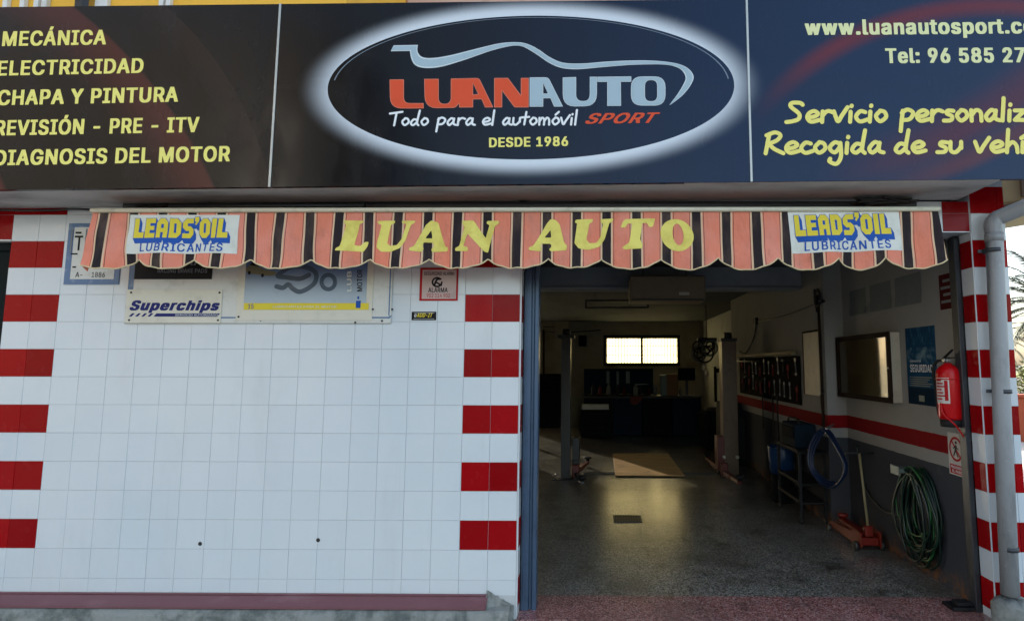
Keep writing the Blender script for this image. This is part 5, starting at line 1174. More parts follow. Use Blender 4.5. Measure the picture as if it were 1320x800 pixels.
# ---- car lift
LF = thing('car_lift', (1.38, 4.85, 0), 'two post car lift, a bare post on either side of the plywood sheet', 'car lift')
def post(cx, cy, sgn, mt, h, w_=.10):
    m = MB()
    m.box(cx - w_, cx + w_, cy - .012, cy + .012, .012, h); 
    for s in (-1, 1): pass
    m.box(cx - w_, cx - w_ + .015, cy + .0125, cy + .22, .012, h); m.box(cx + w_ - .015, cx + w_, cy + .0125, cy + .22, .012, h)
    m.box(cx - w_ + .0155, cx - .04, cy + .2, cy + .218, .012, h); m.box(cx + .04, cx + w_ - .0155, cy + .2, cy + .218, .012, h)
    P = m.build('lift_post', mt, LF)
    m = MB(); m.box(cx - .2, cx + .2, cy - .12, cy + .34, .0, .0115, .002); m.build('base_plate', 'dark_steel', P)
    m = MB(); m.box(cx - .13, cx + .13, cy - .03, cy + .24, h, h + .05, .006); m.cyl((cx - .06, cy + .1, h + .09), (cx + .06, cy + .1, h + .09), .06, 18); m.build('post_cap', 'dark_steel', P)
    m = MB(); m.cyl((cx, cy + .1, .1), (cx, cy + .1, h), .022, 10); m.build('lead_screw', 'steel', P)
    for q in range(4):
        bx, by = cx + (-.16, .16)[q % 2], cy + (-.08, .3)[q // 2]
        m = MB(); m.cyl((bx, by, .0117), (bx, by, .035), .014, 6); m.build('anchor_bolt', 'steel', P)
    ix = cx + sgn * .16
    m = MB(); m.box(ix - .055, ix + .055, cy - .02, cy + .22, .10, .62, .008); m.box(ix - .03, ix + .03, cy - .06, cy - .02, .12, .3, .004); c = m.build('carriage', 'lift_red' if mt == 'lift_paint' else 'dark_steel', P)
    return ix
la = post(.04, 4.62, 1, 'lift_grey', 2.16, .07)
ra = post(2.64, 4.86, -1, 'lift_paint', 2.12, .115)
def arm(a, b, mt, z=.1):
    a, b = Vector((*a, z)), Vector((*b, z)); mid = a.lerp(b, .55)
    m = MB(); m.bar(a, mid, .085, .07, .006); m.bar(a.lerp(b, .45), b, .06, .05, .005); o = m.build('lift_arm', mt, LF)
    m = MB(); m.lathe((b.x, b.y, z + .02), [(.03, 0), (.03, .04), (.065, .045), (.065, .07), (.05, .075)], 18); m.build('arm_pad', 'rubber', o)
arm((ra, 4.75), (2.54, 3.95), 'lift_red'); arm((ra, 5.02), (2.46, 5.95), 'lift_red')
arm((la, 4.6), (.33, 3.9), 'dark_steel'); arm((la, 4.75), (.36, 5.5), 'lift_red')
m = MB(); m.box(ra - .05, ra + .05, 4.6, 4.7, .05, .25, .01); m.box(la - .05, la + .06, 4.45, 4.58, .05, .24, .01); m.build('arm_hinge', 'lift_red', LF)
m = MB(); m.box(la + .1, ra - .06, 4.96, 5.14, .002, .012, .002)
for i in range(3): m.box(la + .1, ra - .06, 4.985 + i * .05, 5.01 + i * .05, .0125, .017)
m.build('cable_cover', 'dark_steel', LF)
for px_ in (-.12, .09): 
    m = MB(); m.lathe((2.64 + px_, 4.84, .27 + .03), [(.001, -.03), (.024, -.02), (.03, 0), (.024, .02), (.001, .03)], 12); m.build('lift_lamp', 'bulb_pale', LF)
# ---- plywood sheet, drain
m = MB(); m.box(.81, 1.89, 4.79, 6.88, .0175, .029, .001)
m.build('plywood_sheet', 'plywood', loc=(1.35, 5.8, .02), label='stained plywood sheet lying on the garage floor between the lift posts', cat='board')
dr = thing('floor_drain', (.89, 2.46, 0), 'small dark rectangular floor drain in the middle of the garage floor', 'drain')
m = MB(); m.box(.73, 1.05, 2.33, 2.60, .001, .004); m.build('drain_pit', 'black_metal', dr)
m = MB(); m.box(.73, 1.05, 2.33, 2.35, .0042, .009); m.box(.73, 1.05, 2.58, 2.60, .0042, .009); m.box(.73, .75, 2.3505, 2.5795, .0042, .009); m.box(1.03, 1.05, 2.3505, 2.5795, .0042, .009)
for i in range(9): m.box(.765 + i * .03, .781 + i * .03, 2.3505, 2.5795, .0042, .0085)
m.build('drain_grate', 'dark_steel', dr)
# ---- hanging heater box, tube light
hb = thing('hanging_unit', (1.38, 2.5, 2.49), 'brownish box unit hung on wires from the garage ceiling behind the valance', 'ceiling unit')
m = MB(); m.box(.93, 1.82, 2.42, 2.78, 2.49, 2.79, .012); m.build('unit_case', 'heater_brown', hb)
m = MB(); 
for X in (1.1, 1.62): m.cyl((X, 2.6, 2.79), (X, 2.6, 2.984), .004, 6)
m.build('hanging_wire', 'black_metal', hb)
m = MB(); p = WY(882, 378, 2.415); m.box(p.x - .06, p.x + .06, 2.414, 2.4195, p.z - .018, p.z + .018, .002); m.build('unit_label', 'pale_panel', hb)
m = MB(); m.box(.95, 1.8, 2.40, 2.4195, 2.5, 2.512, .003); m.build('unit_lip', 'dark_metal', hb)
tl = thing('tube_light', (.8, 4.0, 2.7), 'dark unlit tube light frame hanging across the garage ceiling', 'ceiling light')
m = MB(); a, b = WY(754, 389, 4.0), WY(836, 389, 4.0); c = WY(754, 397.5, 4.0)
m.box(a.x, b.x, 3.96, 4.04, a.z, a.z + .03, .004); m.box(a.x, a.x + .03, 3.97, 4.03, c.z, a.z - .0005); m.box(b.x - .03, b.x, 3.97, 4.03, c.z, a.z - .0005); m.build('lamp_frame', 'black_metal', tl)
m = MB(); m.cyl((a.x + .03, 4.0, c.z + .012), (b.x - .03, 4.0, c.z + .012), .013, 10); m.build('lamp_tube', 'dark_metal', tl)
m = MB(); 
for X in (a.x + .15, b.x - .15): m.cyl((X, 4, a.z + .03), (X, 4, 2.984), .004, 6)
m.build('lamp_wire', 'black_metal', tl)
# ---- right wall, near stretch
ww = lambda u, v, X=XW: WX(u, v, X)
def wallrect(m, y0, y1, z0, z1, X):      # far to near
    m._add([(X, y0, z0), (X, y1, z0), (X, y1, z1), (X, y0, z1)], [(0, 1, 2, 3)]); return m
LAB = ['dim paper sheet high on the right wall, farthest of the three from the door', 'dim paper sheet high on the right wall, middle one of the three', 'dim paper sheet high on the right wall, widest one and nearest the red notice']
for i, (a, b) in enumerate(((2.05, 1.68), (1.60, 1.19), (1.12, .70))):
    m = MB(); m.sheet(lambda p, q: Vector((XW - .003 - .008 * (abs(p - .5) * 2) ** 3 * (q < .3), a + (b - a) * p, 2.28 + .27 * q)), 6, 5, False)
    m.build('paper_sheet', 'paper_grey', loc=(XW, a, 2.28), label=LAB[i], cat='paper', group='paper sheets on the right wall')
rn = thing('red_notice', (XW, .37, 2.19), 'small dark red notice high on the wall by the garage door frame', 'sign')
m = MB(); m.box(XW - .006, XW - .001, .285, .45, 2.19, 2.47, .001); m.build('plate', 'dark_red', rn)
m = MB()
for q in range(4): wallrect(m, .43 - .03 * (q % 2), .31, 2.24 + q * .055, 2.262 + q * .055, XW - .0072)
m.build('notice_lettering', 'grey_print', rn)
# notice case
nc = thing('notice_case', (XW, 1.65, 1.4), 'glazed notice case with dark frame and tan back on the right wall', 'notice board')
Xc = XW - .10
m = MB(); m.box(Xc + .012, XW - .001, 1.085, 2.21, 1.405, 2.05, .003); m.build('case_body', 'pale_panel', nc)
m = MB(); t = .05
m.box(Xc - .01, Xc + .0115, 1.08, 2.215, 1.40, 1.40 + t, .003); m.box(Xc - .01, Xc + .0115, 1.08, 2.215, 2.055 - t, 2.055, .003); m.box(Xc - .0095, Xc + .0115, 1.08, 1.08 + t, 1.4505, 2.0045); m.box(Xc - .0095, Xc + .0115, 2.215 - t, 2.215, 1.4505, 2.0045); m.build('case_frame', 'board_frame', nc)
m = MB(); wallrect(m, 2.164, 1.131, 1.451, 2.004, Xc + .0112); m.build('case_back', 'board_tan', nc)
m = MB(); wallrect(m, 2.164, 1.131, 1.451, 2.004, Xc + .002); m.build('case_glass', 'display_glass', nc)
m = MB(); m.lathe((Xc - .0105, 1.1, 1.72), [(.008, 0), (.008, -.006), (.004, -.008)], 10, 'X'); m.build('case_lock', 'steel', nc)
# safety poster
k = Mat('safety_poster', srgb('184460'), .8, spec=.1); x, y, z = k.pos()
k.mix(z.ramp(1.80, 2.06, 0, .5), srgb('17385a')).mix(k.noise(11, 5, .7, (1, 3, 1)).ramp(.5, .72, 0, .55) * z.gt(1.92), srgb('3f7d95'))
k.mix(k.noise(9, 5).ramp(.45, .7) * z.gt(1.72) * z.lt(1.9) * .7, srgb('76949c')).mix(z.lt(1.555) * .9, srgb('10222f')); MM['safety_poster'] = k.m
ps = thing('safety_poster', (XW, .76, 1.41), 'blue safety poster with white lettering on the wall behind the fire extinguisher', 'poster')
m = MB(); m.box(XW - .004, XW - .001, .55, .985, 1.41, 2.075); m.build('poster_sheet', 'safety_poster', ps)
m = MB(); write(m, 'SEGURIDAD', (XW - .004, .93, 1.69), (XW - .004, .60, 1.69), .062, LEFT, .02); write(m, 'JORNADAS DE', (XW - .004, .93, 1.775), (XW - .004, .76, 1.775), .016, LEFT, .01); m.build('poster_title', 'white_print', ps)
m = MB(); 
for q in range(5): wallrect(m, .95, .62 + .03 * (q % 3), 1.64 - q * .018, 1.648 - q * .018, XW - .0052)
wallrect(m, .82, .74, 1.44, 1.49, XW - .0052); m.build('poster_caption', 'clamp_grey', ps)
# ---- fire extinguisher
EY, EX, EZ = .235, XW - .11, 1.345
fe = thing('fire_extinguisher', (EX, EY, EZ), 'red fire extinguisher with white label hung by the door frame', 'fire extinguisher')
m = MB(); m.lathe((EX, EY, EZ), [(.075, .0), (.082, .02), (.083, .33), (.078, .365), (.055, .395), (.03, .41), (.024, .42)], 32); m.build('cylinder', 'extinguisher_red', fe)
m = MB(); m.lathe((EX, EY, EZ - .055), [(.07, 0), (.072, .0545), (.06, .0546)], 28); m.build('foot_ring', 'rubber', fe)
m = MB(); m.cyl((EX, EY, EZ + .42), (EX, EY, EZ + .455), .02, 16); m.cyl((EX, EY + .05, EZ + .44), (EX, EY - .03, EZ + .44), .012, 12); m.build('valve', 'steel', fe)
m = MB(); m.bar((EX, EY + .05, EZ + .452), (EX, EY - .07, EZ + .52), .022, .008, .002); m.bar((EX, EY + .03, EZ + .458), (EX, EY - .085, EZ + .46), .022, .008, .002); m.build('lever', 'rubber', fe)
m = MB(); m.lathe((EX - .02, EY, EZ + .44), [(.016, 0), (.016, -.012), (.012, -.014)], 14, 'X'); m.build('gauge', 'steel', fe)
m = MB(); m.tube(smoothpts([(EX, EY + .05, EZ + .44), (EX - .02, EY + .10, EZ + .43), (EX - .03, EY + .135, EZ + .36), (EX - .03, EY + .115, EZ + .2), (EX - .03, EY + .1, EZ + .05), (EX - .02, EY + .095, EZ + .0)], 6), .011, 10); m.build('hose', 'rubber', fe)
m = MB()
def onc(a, z, r=.0842): t = math.pi + a; return Vector((EX + r * math.cos(t), EY + r * math.sin(t), EZ + z))
m.sheet(lambda a, b: onc(-.2 + 1.25 * a, .12 + .19 * b), 14, 1); m.build('instruction_label', 'label_white', fe)
m = MB()
for q in range(7): m.sheet(lambda a, b: onc(-.12 + (.55 + .12 * (q % 3)) * a, .285 - q * .023 + .011 * b, .0848), 10, 1)
m.sheet(lambda a, b: onc(.66 + .28 * a, .14 + .15 * b, .0848), 6, 1)
m.build('label_print', 'sign_red', fe)
m = MB(); m.box(EX + .085, XW - .0012, EY - .03, EY + .03, EZ + .15, EZ + .4); m.tube([(EX + .084 * math.cos(t), EY + .086 * math.sin(t), EZ + .30) for t in [i * 2 * math.pi / 24 for i in range(24)]], .005, 6, True); m.build('wall_bracket', 'extinguisher_red', fe)
m = MB(); m.tube(smoothpts([(EX - .08, EY - .02, EZ + .12), (EX - .085, EY - .055, EZ + .04), (EX - .03, EY - .09, EZ - .03), (EX + .04, EY - .075, EZ - .12)], 6), .006, 6); m.build('safety_tag_cord', 'extinguisher_red', fe)
# ---- no entry sign
ns = thing('no_entry_sign', (XW, .355, .9), 'white notice with a crossed out walker in a red ring below the extinguisher', 'sign')
Xn = XW - .004
m = MB(); m.box(Xn, XW - .001, .265, .46, .905, 1.225); m.build('plate', 'label_white', ns)
m = MB(); N_ = lambda a, b, l: Vector((Xn - l, .3625 - a, 1.105 + b))
stroke(m, [(.072 * math.cos(t), .085 * math.sin(t)) for t in [i * 2 * math.pi / 24 for i in range(25)]], .018, N_, False); stroke(m, [(-.05, .06), (.05, -.06)], .016, N_); m.build('warning_ring', 'sign_red', ns)
m = MB(); stroke(m, [(.0, .02), (-.005, -.01)], .026, N_); stroke(m, [(-.005, -.01), (.02, -.055)], .014, N_); stroke(m, [(-.008, -.01), (-.028, -.05)], .014, N_); stroke(m, [(0, .02), (.03, .0)], .01, N_); stroke(m, [(0, .02), (-.03, .005)], .01, N_); stroke(m, [(.004, .05), (.006, .05)], .024, N_); m.build('walker_figure', 'black_print', ns)
m = MB(); wallrect(m, .447, .278, .915, .985, Xn - .0012); m.build('caption_strip', 'sign_red', ns)
m = MB(); write(m, 'PROHIBIDO', (Xn - .0012, .435, .955), (Xn - .0012, .29, .955), .020, LEFT, .02); write(m, 'EL PASO', (Xn - .0012, .42, .925), (Xn - .0012, .305, .925), .020, LEFT, .02); m.build('notice_lettering', 'white_print', ns)
# ---- hose reel hung on the wall
ho = thing('hose_coil', (XW - .06, .88, .05), 'green garden hose hung in a thick coil on the grey lower wall', 'hose')
rs = random.Random(21)
def loop(i, mt, r):
    yc = .80 + rs.uniform(-.05, .05); hw = rs.uniform(.14, .27); zt_ = .86 + rs.uniform(-.04, .03); zb_ = rs.uniform(.06, .36); xo = XW - .03 - .012 * (i % 8) - rs.uniform(0, .012)
    pts = []; sk = rs.uniform(-.09, .09)
    for q in range(16):
        t = 2 * math.pi * q / 16; sz = math.sin(t); z_ = (zt_ + zb_) / 2 + (zt_ - zb_) / 2 * sz
        pts.append((xo + rs.uniform(-.006, .006), yc + hw * math.cos(t) * (1 - .28 * sz) + sk * (1 - sz) * .5, z_))
    m = MB(); m.tube(smoothpts(pts, 4, True), r, 8, True); m.build('hose_loop', mt, ho)
for i in range(20): loop(i, ('hose_green', 'hose_dark', 'hose_dark', 'hose_green', 'hose_light')[i % 5] if i % 5 != 4 or i > 5 else 'hose_dark', .0105 if i % 5 != 4 else .007)
m = MB(); m.box(XW - .15, XW - .001, .93, 1.05, .81, .85, .01); m.box(XW - .16, XW - .1505, .92, 1.06, .79, .87, .004); m.build('hose_hanger', 'clamp_grey', ho)
m = MB(); m.tube(smoothpts([(XW - .03, 1.13, .42), (XW - .03, 1.4, .36), (XW - .03, 1.7, .42), (XW - .03, 1.9, .6), (XW - .03, 1.98, .9)], 6), .009, 8); m.build('hose_end', 'hose_dark', ho)
# ---- trolley jack
jk = thing('trolley_jack', (3.14, 1.9, 0), 'orange red trolley jack with an upright pale handle by the grey wall', 'trolley jack')
m = MB()
for s in (-1, 1):
    X = 3.13 + s * .1
    m.prism([(1.48, .05), (1.48, .20), (1.60, .21), (1.75, .16), (2.35, .12), (2.42, .08), (2.42, .05)], (X - .008, 0, 0), (0, 1, 0), Z3, (.016, 0, 0))
m.box(3.04, 3.22, 1.5, 1.62, .06, .14, .01); m.box(3.05, 3.21, 2.2, 2.38, .05, .085, .008); m.build('jack_frame', 'jack_orange', jk)
m = MB(); m.bar((3.13, 1.62, .14), (3.13, 2.3, .15), .09, .05, .008); m.lathe((3.13, 2.28, .16), [(.03, 0), (.03, .03), (.06, .035), (.06, .06), (.05, .065)], 16); m.build('lifting_arm', 'jack_orange', jk)
m = MB(); m.cyl((3.13, 1.58, .11), (3.13, 1.95, .11), .035, 14); m.build('jack_piston', 'dark_steel', jk)
m = MB(); m.box(3.09, 3.17, 1.5, 1.58, .15, .26, .01); m.build('handle_socket', 'jack_orange', jk)
m = MB(); m.cyl((3.13, 1.54, .22), (3.14, 1.72, 1.0), .014, 12); m.build('handle', 'board_tan', jk)
m = MB(); m.cyl((2.99, 1.72, 1.005), (3.29, 1.72, 1.005), .013, 12); m.build('handle_grip', 'rubber', jk)
for (yy, X, r) in ((1.54, 2.995, .05), (1.54, 3.265, .05), (2.37, 3.0, .04), (2.37, 3.26, .04)):
    m = MB(); m.lathe((X - .018, yy, r + .001), [(r * .8, 0), (r, .006), (r, .03), (r * .8, .036)], 18, 'X'); m.build('wheel', 'dark_steel', jk)
jk.scale = (.92, .74, .88); jk.location.y -= .2
# ---- tool board with tools
tb = thing('tool_board', (XF, 4.5, 1.2), 'long dark tool board under a pale strip lamp on the far right wall', 'tool board')
m = MB(); m.box(XF - .02, XF - .001, 3.02, 6.05, 1.24, 1.86, .003); m.build('board_panel', 'board_black', tb)
m = MB(); m.box(XF - .09, XF - .021, 3.1, 6.05, 1.875, 1.925, .006); m.build('lamp_strip', 'board_tan', tb)
m = MB(); m.cyl((XF - .06, 4.7, 1.80), (XF - .06, 6.0, 1.80), .014, 10); m.build('hanging_rail', 'dark_steel', tb)
rs = random.Random(31)
TL = {}
def spanner(s):
    m = MB(); m.bar((0, 0, .05 * s), (0, 0, .2 * s), .014 * s, .007, .002)
    m.prism([(-.02 * s, .2 * s), (-.024 * s, .235 * s), (-.009 * s, .25 * s), (-.009 * s, .222 * s), (.009 * s, .222 * s), (.009 * s, .25 * s), (.024 * s, .235 * s), (.02 * s, .2 * s)], (-.005, 0, 0), (0, 1, 0), Z3, (.01, 0, 0))
    m.lathe((-.005, 0, .035 * s), [(.019 * s, 0), (.019 * s, .01)], 14, 'X'); return m.build('spanner', 'tool_chrome')
def pliers(s):
    m = MB(); m.tube([(0, .0, .12), (0, .02, .08), (0, .016, .0)], .007, 8); m.tube([(0, -.0, .12), (0, -.02, .08), (0, -.016, .0)], .007, 8); m.prism([(-.014, .115), (-.004, .18), (.004, .18), (.014, .115)], (-.005, 0, 0), (0, 1, 0), Z3, (.01, 0, 0)); return m.build('pliers', 'tool_red')
def driver(s):
    m = MB(); m.lathe((0, 0, .12), [(.011, 0), (.014, .03), (.014, .08), (.009, .1)], 12); m.cyl((0, 0, 0), (0, 0, .12), .0045, 8); return m.build('screwdriver', 'tool_red')
def hammer(s):
    m = MB(); m.cyl((0, 0, 0), (0, 0, .25), .011, 10); m.box(-.016, .016, -.055, .055, .245, .28, .004); return m.build('hammer', 'dark_steel')
KIND = [('spanner', spanner), ('pliers', pliers), ('screwdriver', driver), ('hammer', hammer)]
i = 0
for row, zz_ in enumerate((1.60, 1.33)):
    for q in range(13):
        yy = 3.15 + q * .222 + rs.uniform(-.04, .04); nm, f = KIND[rs.choice([0, 0, 0, 1, 2, 3])]
        if nm not in TL: o = TL[nm] = f(1.0)
        else: o = dup(TL[nm])
        s = rs.uniform(.8, 1.05); o.scale = (1, s, s); o.location = (XF - .032, yy, zz_ - rs.uniform(0, .05)); o.rotation_euler = (rs.uniform(-.12, .12), 0, 0)
        prop(o, 'dark %s hanging on the tool board behind the right lift post' % nm, nm, '%s hanging on the tool board' % ({'spanner': 'spanners', 'pliers': 'pliers', 'screwdriver': 'screwdrivers', 'hammer': 'hammers'}[nm])); i += 1
# hanging belts
for j, (u, zb_, zt_) in enumerate(((997, .70, 1.3), (1003, .66, 1.28), (984, .8, 1.3))):
    yy = WX(u, 540, XF - .05).y; m = MB()
    m.tube(smoothpts([(XF - .05, yy - .012, zt_), (XF - .05, yy, zt_ + .02), (XF - .05, yy + .012, zt_), (XF - .045, yy + .02, (zt_ + zb_) / 2), (XF - .05, yy + .008, zb_), (XF - .05, yy - .008, zb_), (XF - .055, yy - .02, (zt_ + zb_) / 2)], 5, True), .009, 6, True)
    m.build('drive_belt', 'strap_black', loc=(XF - .05, yy, zt_), label='black belt hanging in a long loop over the red stripe below the tool board', cat='belt', group='belts hanging below the tool board')
# pale cupboard door and pipe on the far wall
pc = thing('wall_cupboard', (XF, 2.6, 1.38), 'narrow pale cupboard door on the wall right of the tool board', 'cupboard')
m = MB(); m.box(XF - .03, XF - .001, 2.36, 2.84, 1.39, 2.15, .004); m.build('cupboard_door', 'pale_panel', pc)
m = MB(); m.box(XF - .036, XF - .0305, 2.355, 2.845, 2.13, 2.155, .002); m.box(XF - .036, XF - .0305, 2.83, 2.845, 1.39, 2.1295); m.build('door_edge', 'board_frame', pc)
vp = thing('air_line', (XF - .03, 2.3, 1.0), 'dark reddish air pipe with a looped hose at its top by the notice case', 'pipe')
m = MB(); m.tube([(XF - .03, 2.32, 2.55), (XF - .03, 2.30, 1.5), (XF - .03, 2.30, 1.05)], .016, 8); m.build('pipe', 'board_frame', vp)
m = MB(); m.tube(smoothpts([(XF - .05, 2.36, 2.62), (XF - .06, 2.33, 2.45), (XF - .06, 2.22, 2.42), (XF - .06, 2.18, 2.52), (XF - .06, 2.24, 2.6), (XF - .06, 2.32, 2.55), (XF - .05, 2.31, 2.35)], 6), .013, 8); m.box(XF - .08, XF - .03, 2.12, 2.2, 2.44, 2.47, .003); m.build('hose_loop', 'rubber', vp)
m = MB(); m.tube(smoothpts([(XF - .03, 2.3, 1.5), (XF - .04, 2.24, 1.44), (XF - .04, 2.32, 1.38), (XF - .03, 2.28, 1.0)], 6), .008, 6); m.build('pipe_tail', 'rubber', vp)
m = MB(); m.tube(smoothpts([(XF - .02, 2.3, 2.46), (XF - .02, 3.6, 2.42), (XF - .02, 4.9, 2.44)], 6), .009, 6); m.tube(smoothpts([(XF - .02, 4.9, 2.44), (XF - .03, 5.0, 2.2), (XF - .06, 5.4, 1.95), (XF - .1, 5.7, 1.98)], 6), .013, 6); m.box(XF - .05, XF - .001, 4.84, 4.98, 2.4, 2.5, .004)
m.build('wall_cable', 'black_metal', loc=(XF, 3.6, 2.4), label='black cable sagging from a small box high on the far right wall', cat='cable')
# ---- trolley with hose, blue machine, bin
ct = thing('tool_trolley', (2.95, 2.6, 0), 'open grey metal trolley with shelves by the right wall, a blue hose beside it', 'trolley')
m = MB(); tx0, tx1, ty0, ty1 = 2.80, 3.07, 2.28, 3.0
for X in (tx0, tx1):
    for Y in (ty0, ty1): m = MB(); m.box(X - .014, X + .014, Y - .014, Y + .014, .07, .78); m.build('trolley_leg', 'trolley_dark', ct)
for z_ in (.22, .42, .765):
    m = MB(); m.box(tx0 - .02, tx1 + .02, ty0 - .02, ty1 + .02, z_, z_ + .018, .003); m.box(tx0 - .022, tx0 - .0145, ty0, ty1, z_ + .0185, z_ + .04); m.build('shelf', 'trolley_dark', ct)
for X in (tx0, tx1):
    for Y in (ty0, ty1):
        m = MB(); m.lathe((X - .012, Y, .035), [(.028, 0), (.034, .004), (.034, .02), (.028, .024)], 16, 'X'); m.build('caster', 'rubber', ct)
bm_ = thing('test_machine', (2.96, 2.7, .79), 'dark blue test machine standing on the trolley under the red stripe', 'machine')
m = MB(); m.box(2.84, 3.08, 2.5, 2.98, .784, 1.06, .015); m.build('machine_case', 'cabinet_blue', bm_)
m = MB(); m.box(2.82, 2.8395, 2.55, 2.92, .88, 1.02, .004); m.build('machine_panel', 'cabinet_dark', bm_)
m = MB(); m.tube(smoothpts([(2.9, 2.54, 1.06), (2.9, 2.58, 1.11), (2.9, 2.86, 1.11), (2.9, 2.92, 1.06)], 5), .012, 8); m.build('machine_handle', 'rubber', bm_)
hz = thing('blue_hose', (2.95, 1.95, .5), 'blue hose hung in a long loop at the near end of the trolley', 'hose')
for q in range(3):
    m = MB(); o_ = .022 * q; xo = 3.0 - .02 * q
    m.tube(smoothpts([(xo, 1.97 + o_, 1.06), (xo + .05, 1.82 - o_, .9), (xo + .07, 1.70 - o_, .72), (xo + .03, 1.78, .57 - o_), (xo - .04, 1.95, .54 - o_), (xo - .12, 2.10, .66), (xo - .09, 2.08 + o_, .88)], 5, True), .0135, 8, True); m.build('hose_loop', 'hose_blue', hz)
m = MB(); m.bar((2.98, 1.95, 1.075), (3.18, 2.249, 1.09), .03, .02, .003); m.build('hose_hook', 'steel', hz)
wb = thing('waste_bin', (2.93, 3.3, 0), 'small dark bin lined with a shiny blue bag beyond the trolley', 'bin')
m = MB(); m.lathe((2.93, 3.3, .0), [(.12, 0), (.13, .02), (.15, .42), (.14, .42), (.12, .03)], 20); m.build('bin_body', 'cabinet_dark', wb)
m = MB(); rs = random.Random(3)
m.lathe((2.93, 3.3, .0), [(.155, .36), (.165, .55), (.17, .68), (.165, .70), (.155, .68), (.14, .45)], 24)
for q in m.bm.verts: q.co += Vector((rs.uniform(-.012, .012), rs.uniform(-.012, .012), rs.uniform(-.012, .012)))
m.build('bin_bag', 'bag_blue', wb)
dc = thing('tall_machine', (2.86, 6.2, 0), 'black tyre machine hood against the wall behind the right lift post', 'machine')
m = MB(); m.prism([(5.75, .10), (5.75, .82), (6.0, 1.06), (6.55, 1.06), (6.65, .9), (6.65, .10)], (2.78, 0, 0), (0, 1, 0), Z3, (.32, 0, 0)); m.build('machine_hood', 'strap_black', dc)
m = MB(); m.box(2.74, 3.11, 5.72, 6.66, .0, .0995, .01); m.build('machine_foot', 'cabinet_dark', dc)
# ---- back of the garage: bench and clutter
YB = 9.6
def B(u, v, Y=YB): return WY(u, v, Y)
def bbox(m, u0, v0, u1, v1, d, Y=YB, bev=.006):
    a, b = B(u0, v1, Y), B(u1, v0, Y); m.box(a.x, b.x, Y, Y + d, a.z, b.z, bev); return m
wk = thing('workbench', (1.4, YB, 0), 'dark workbench with cupboards along the back of the garage', 'workbench')
bx0, bx1 = B(752, 510).x, B(905, 510).x
m = MB(); m.box(bx0, bx1, YB, YB + .75, .92, .97, .006); m.build('bench_top', 'bench_top', wk)
for i in range(4):
    a = bx0 + (bx1 - bx0) * i / 4; b = bx0 + (bx1 - bx0) * (i + 1) / 4
    m = MB(); m.box(a + .01, b - .01, YB + .04, YB + .7, .02, .918, .008); o = m.build('cupboard', ('cabinet_dark', 'cabinet_blue')[i % 2], wk)
    m = MB(); m.box((a + b) / 2 - .08, (a + b) / 2 + .08, YB + .02, YB + .0395, .74, .76, .004); m.build('handle', 'trolley_dark', o)
bp_ = thing('pegboard', (1.0, YB + .8, 1.0), 'dark blue back panel with hanging parts behind the workbench, under the window', 'tool board')
m = MB(); bbox(m, 753, 475, 842, 507, .05, YB + .8); m.build('panel', 'cabinet_blue', bp_)
for (u0, v0, u1, v1) in ((782, 478, 786, 494), (795, 478, 798, 509), (807, 478, 812, 494)):
    m = MB(); bbox(m, u0, v0, u1, v1, .03, YB + .765, .004); m.build('hanging_part', 'clamp_grey', bp_)
m = MB(); m.tube(smoothpts([tuple(B(u, v, YB + .75)) for u, v in ((818, 500), (820, 496), (826, 495), (836, 495))], 4), .012, 6); m.build('hook', 'steel', bp_)
vs_ = thing('bench_vice', tuple(B(767, 528, YB - .3)), 'pale grey block on the low cabinet at the left end of the workbench', 'vice')
m = MB(); bbox(m, 750.5, 521, 785, 528, .25, YB - .3); m.build('vice_block', 'pale_panel', vs_)
cb = thing('drawer_cabinet', (.6, YB - .4, 0), 'low dark drawer cabinet in front of the left end of the workbench', 'cabinet')
p = B(749, 528, YB - .38); q = B(787, 528, YB - .38)
m = MB(); m.box(p.x, q.x, YB - .38, YB - .02, .03, p.z, .006); m.build('cabinet_body', 'cabinet_dark', cb)
for i in range(4):
    z0 = .06 + i * (p.z - .08) / 4; m = MB(); m.box(p.x + .02, q.x - .02, YB - .394, YB - .3805, z0, z0 + (p.z - .08) / 4 - .02, .003); o = m.build('drawer', 'cabinet_dark', cb)
    m = MB(); m.box(p.x + .15, q.x - .15, YB - .41, YB - .3945, z0 + .06, z0 + .075, .002); m.build('drawer_pull', 'trolley_dark', o)
for (u0, v0, u1, v1, d, mt, nm, lb, cat) in ((853, 483, 861, 511, .3, 'clamp_grey', 'spray_bottle_box', 'dim grey carton on the workbench left of the brown carton', 'box'), (860, 482, 875, 511, .35, 'cardboard', 'cardboard_box', 'brown carton standing on the workbench under the right window edge', 'box')):
    a = B(u0, v0); b = B(u1, v0); m = MB(); m.box(a.x, b.x, YB + .15, YB + .15 + d, .972, a.z, .006); m.build(nm if nm == 'cardboard_box' else 'carton', mt, loc=(a.x, YB + .2, .97), label=lb, cat=cat)
mo = thing('tester_screen', tuple(B(887, 511)), 'dark screen on a stand at the right end of the workbench', 'monitor')
a, b = B(876, 490), B(898, 474)
m = MB(); m.box(a.x, b.x, YB + .2, YB + .26, a.z, b.z, .008); m.build('screen', 'cabinet_dark', mo)
m = MB(); m.box((a.x + b.x) / 2 - .03, (a.x + b.x) / 2 + .03, YB + .22, YB + .25, .99, a.z - .001); m.box(a.x + .08, b.x - .08, YB + .12, YB + .34, .972, .989, .004); m.build('screen_stand', 'dark_metal', mo)
dk = thing('tyre_changer', (3.2, 8.0, 0), 'black tyre changer with a column and arm in the back right corner', 'machine')
m = MB(); m.box(2.75, 3.55, 7.6, 8.4, 0, .75, .04); m.build('machine_body', 'cabinet_dark', dk)
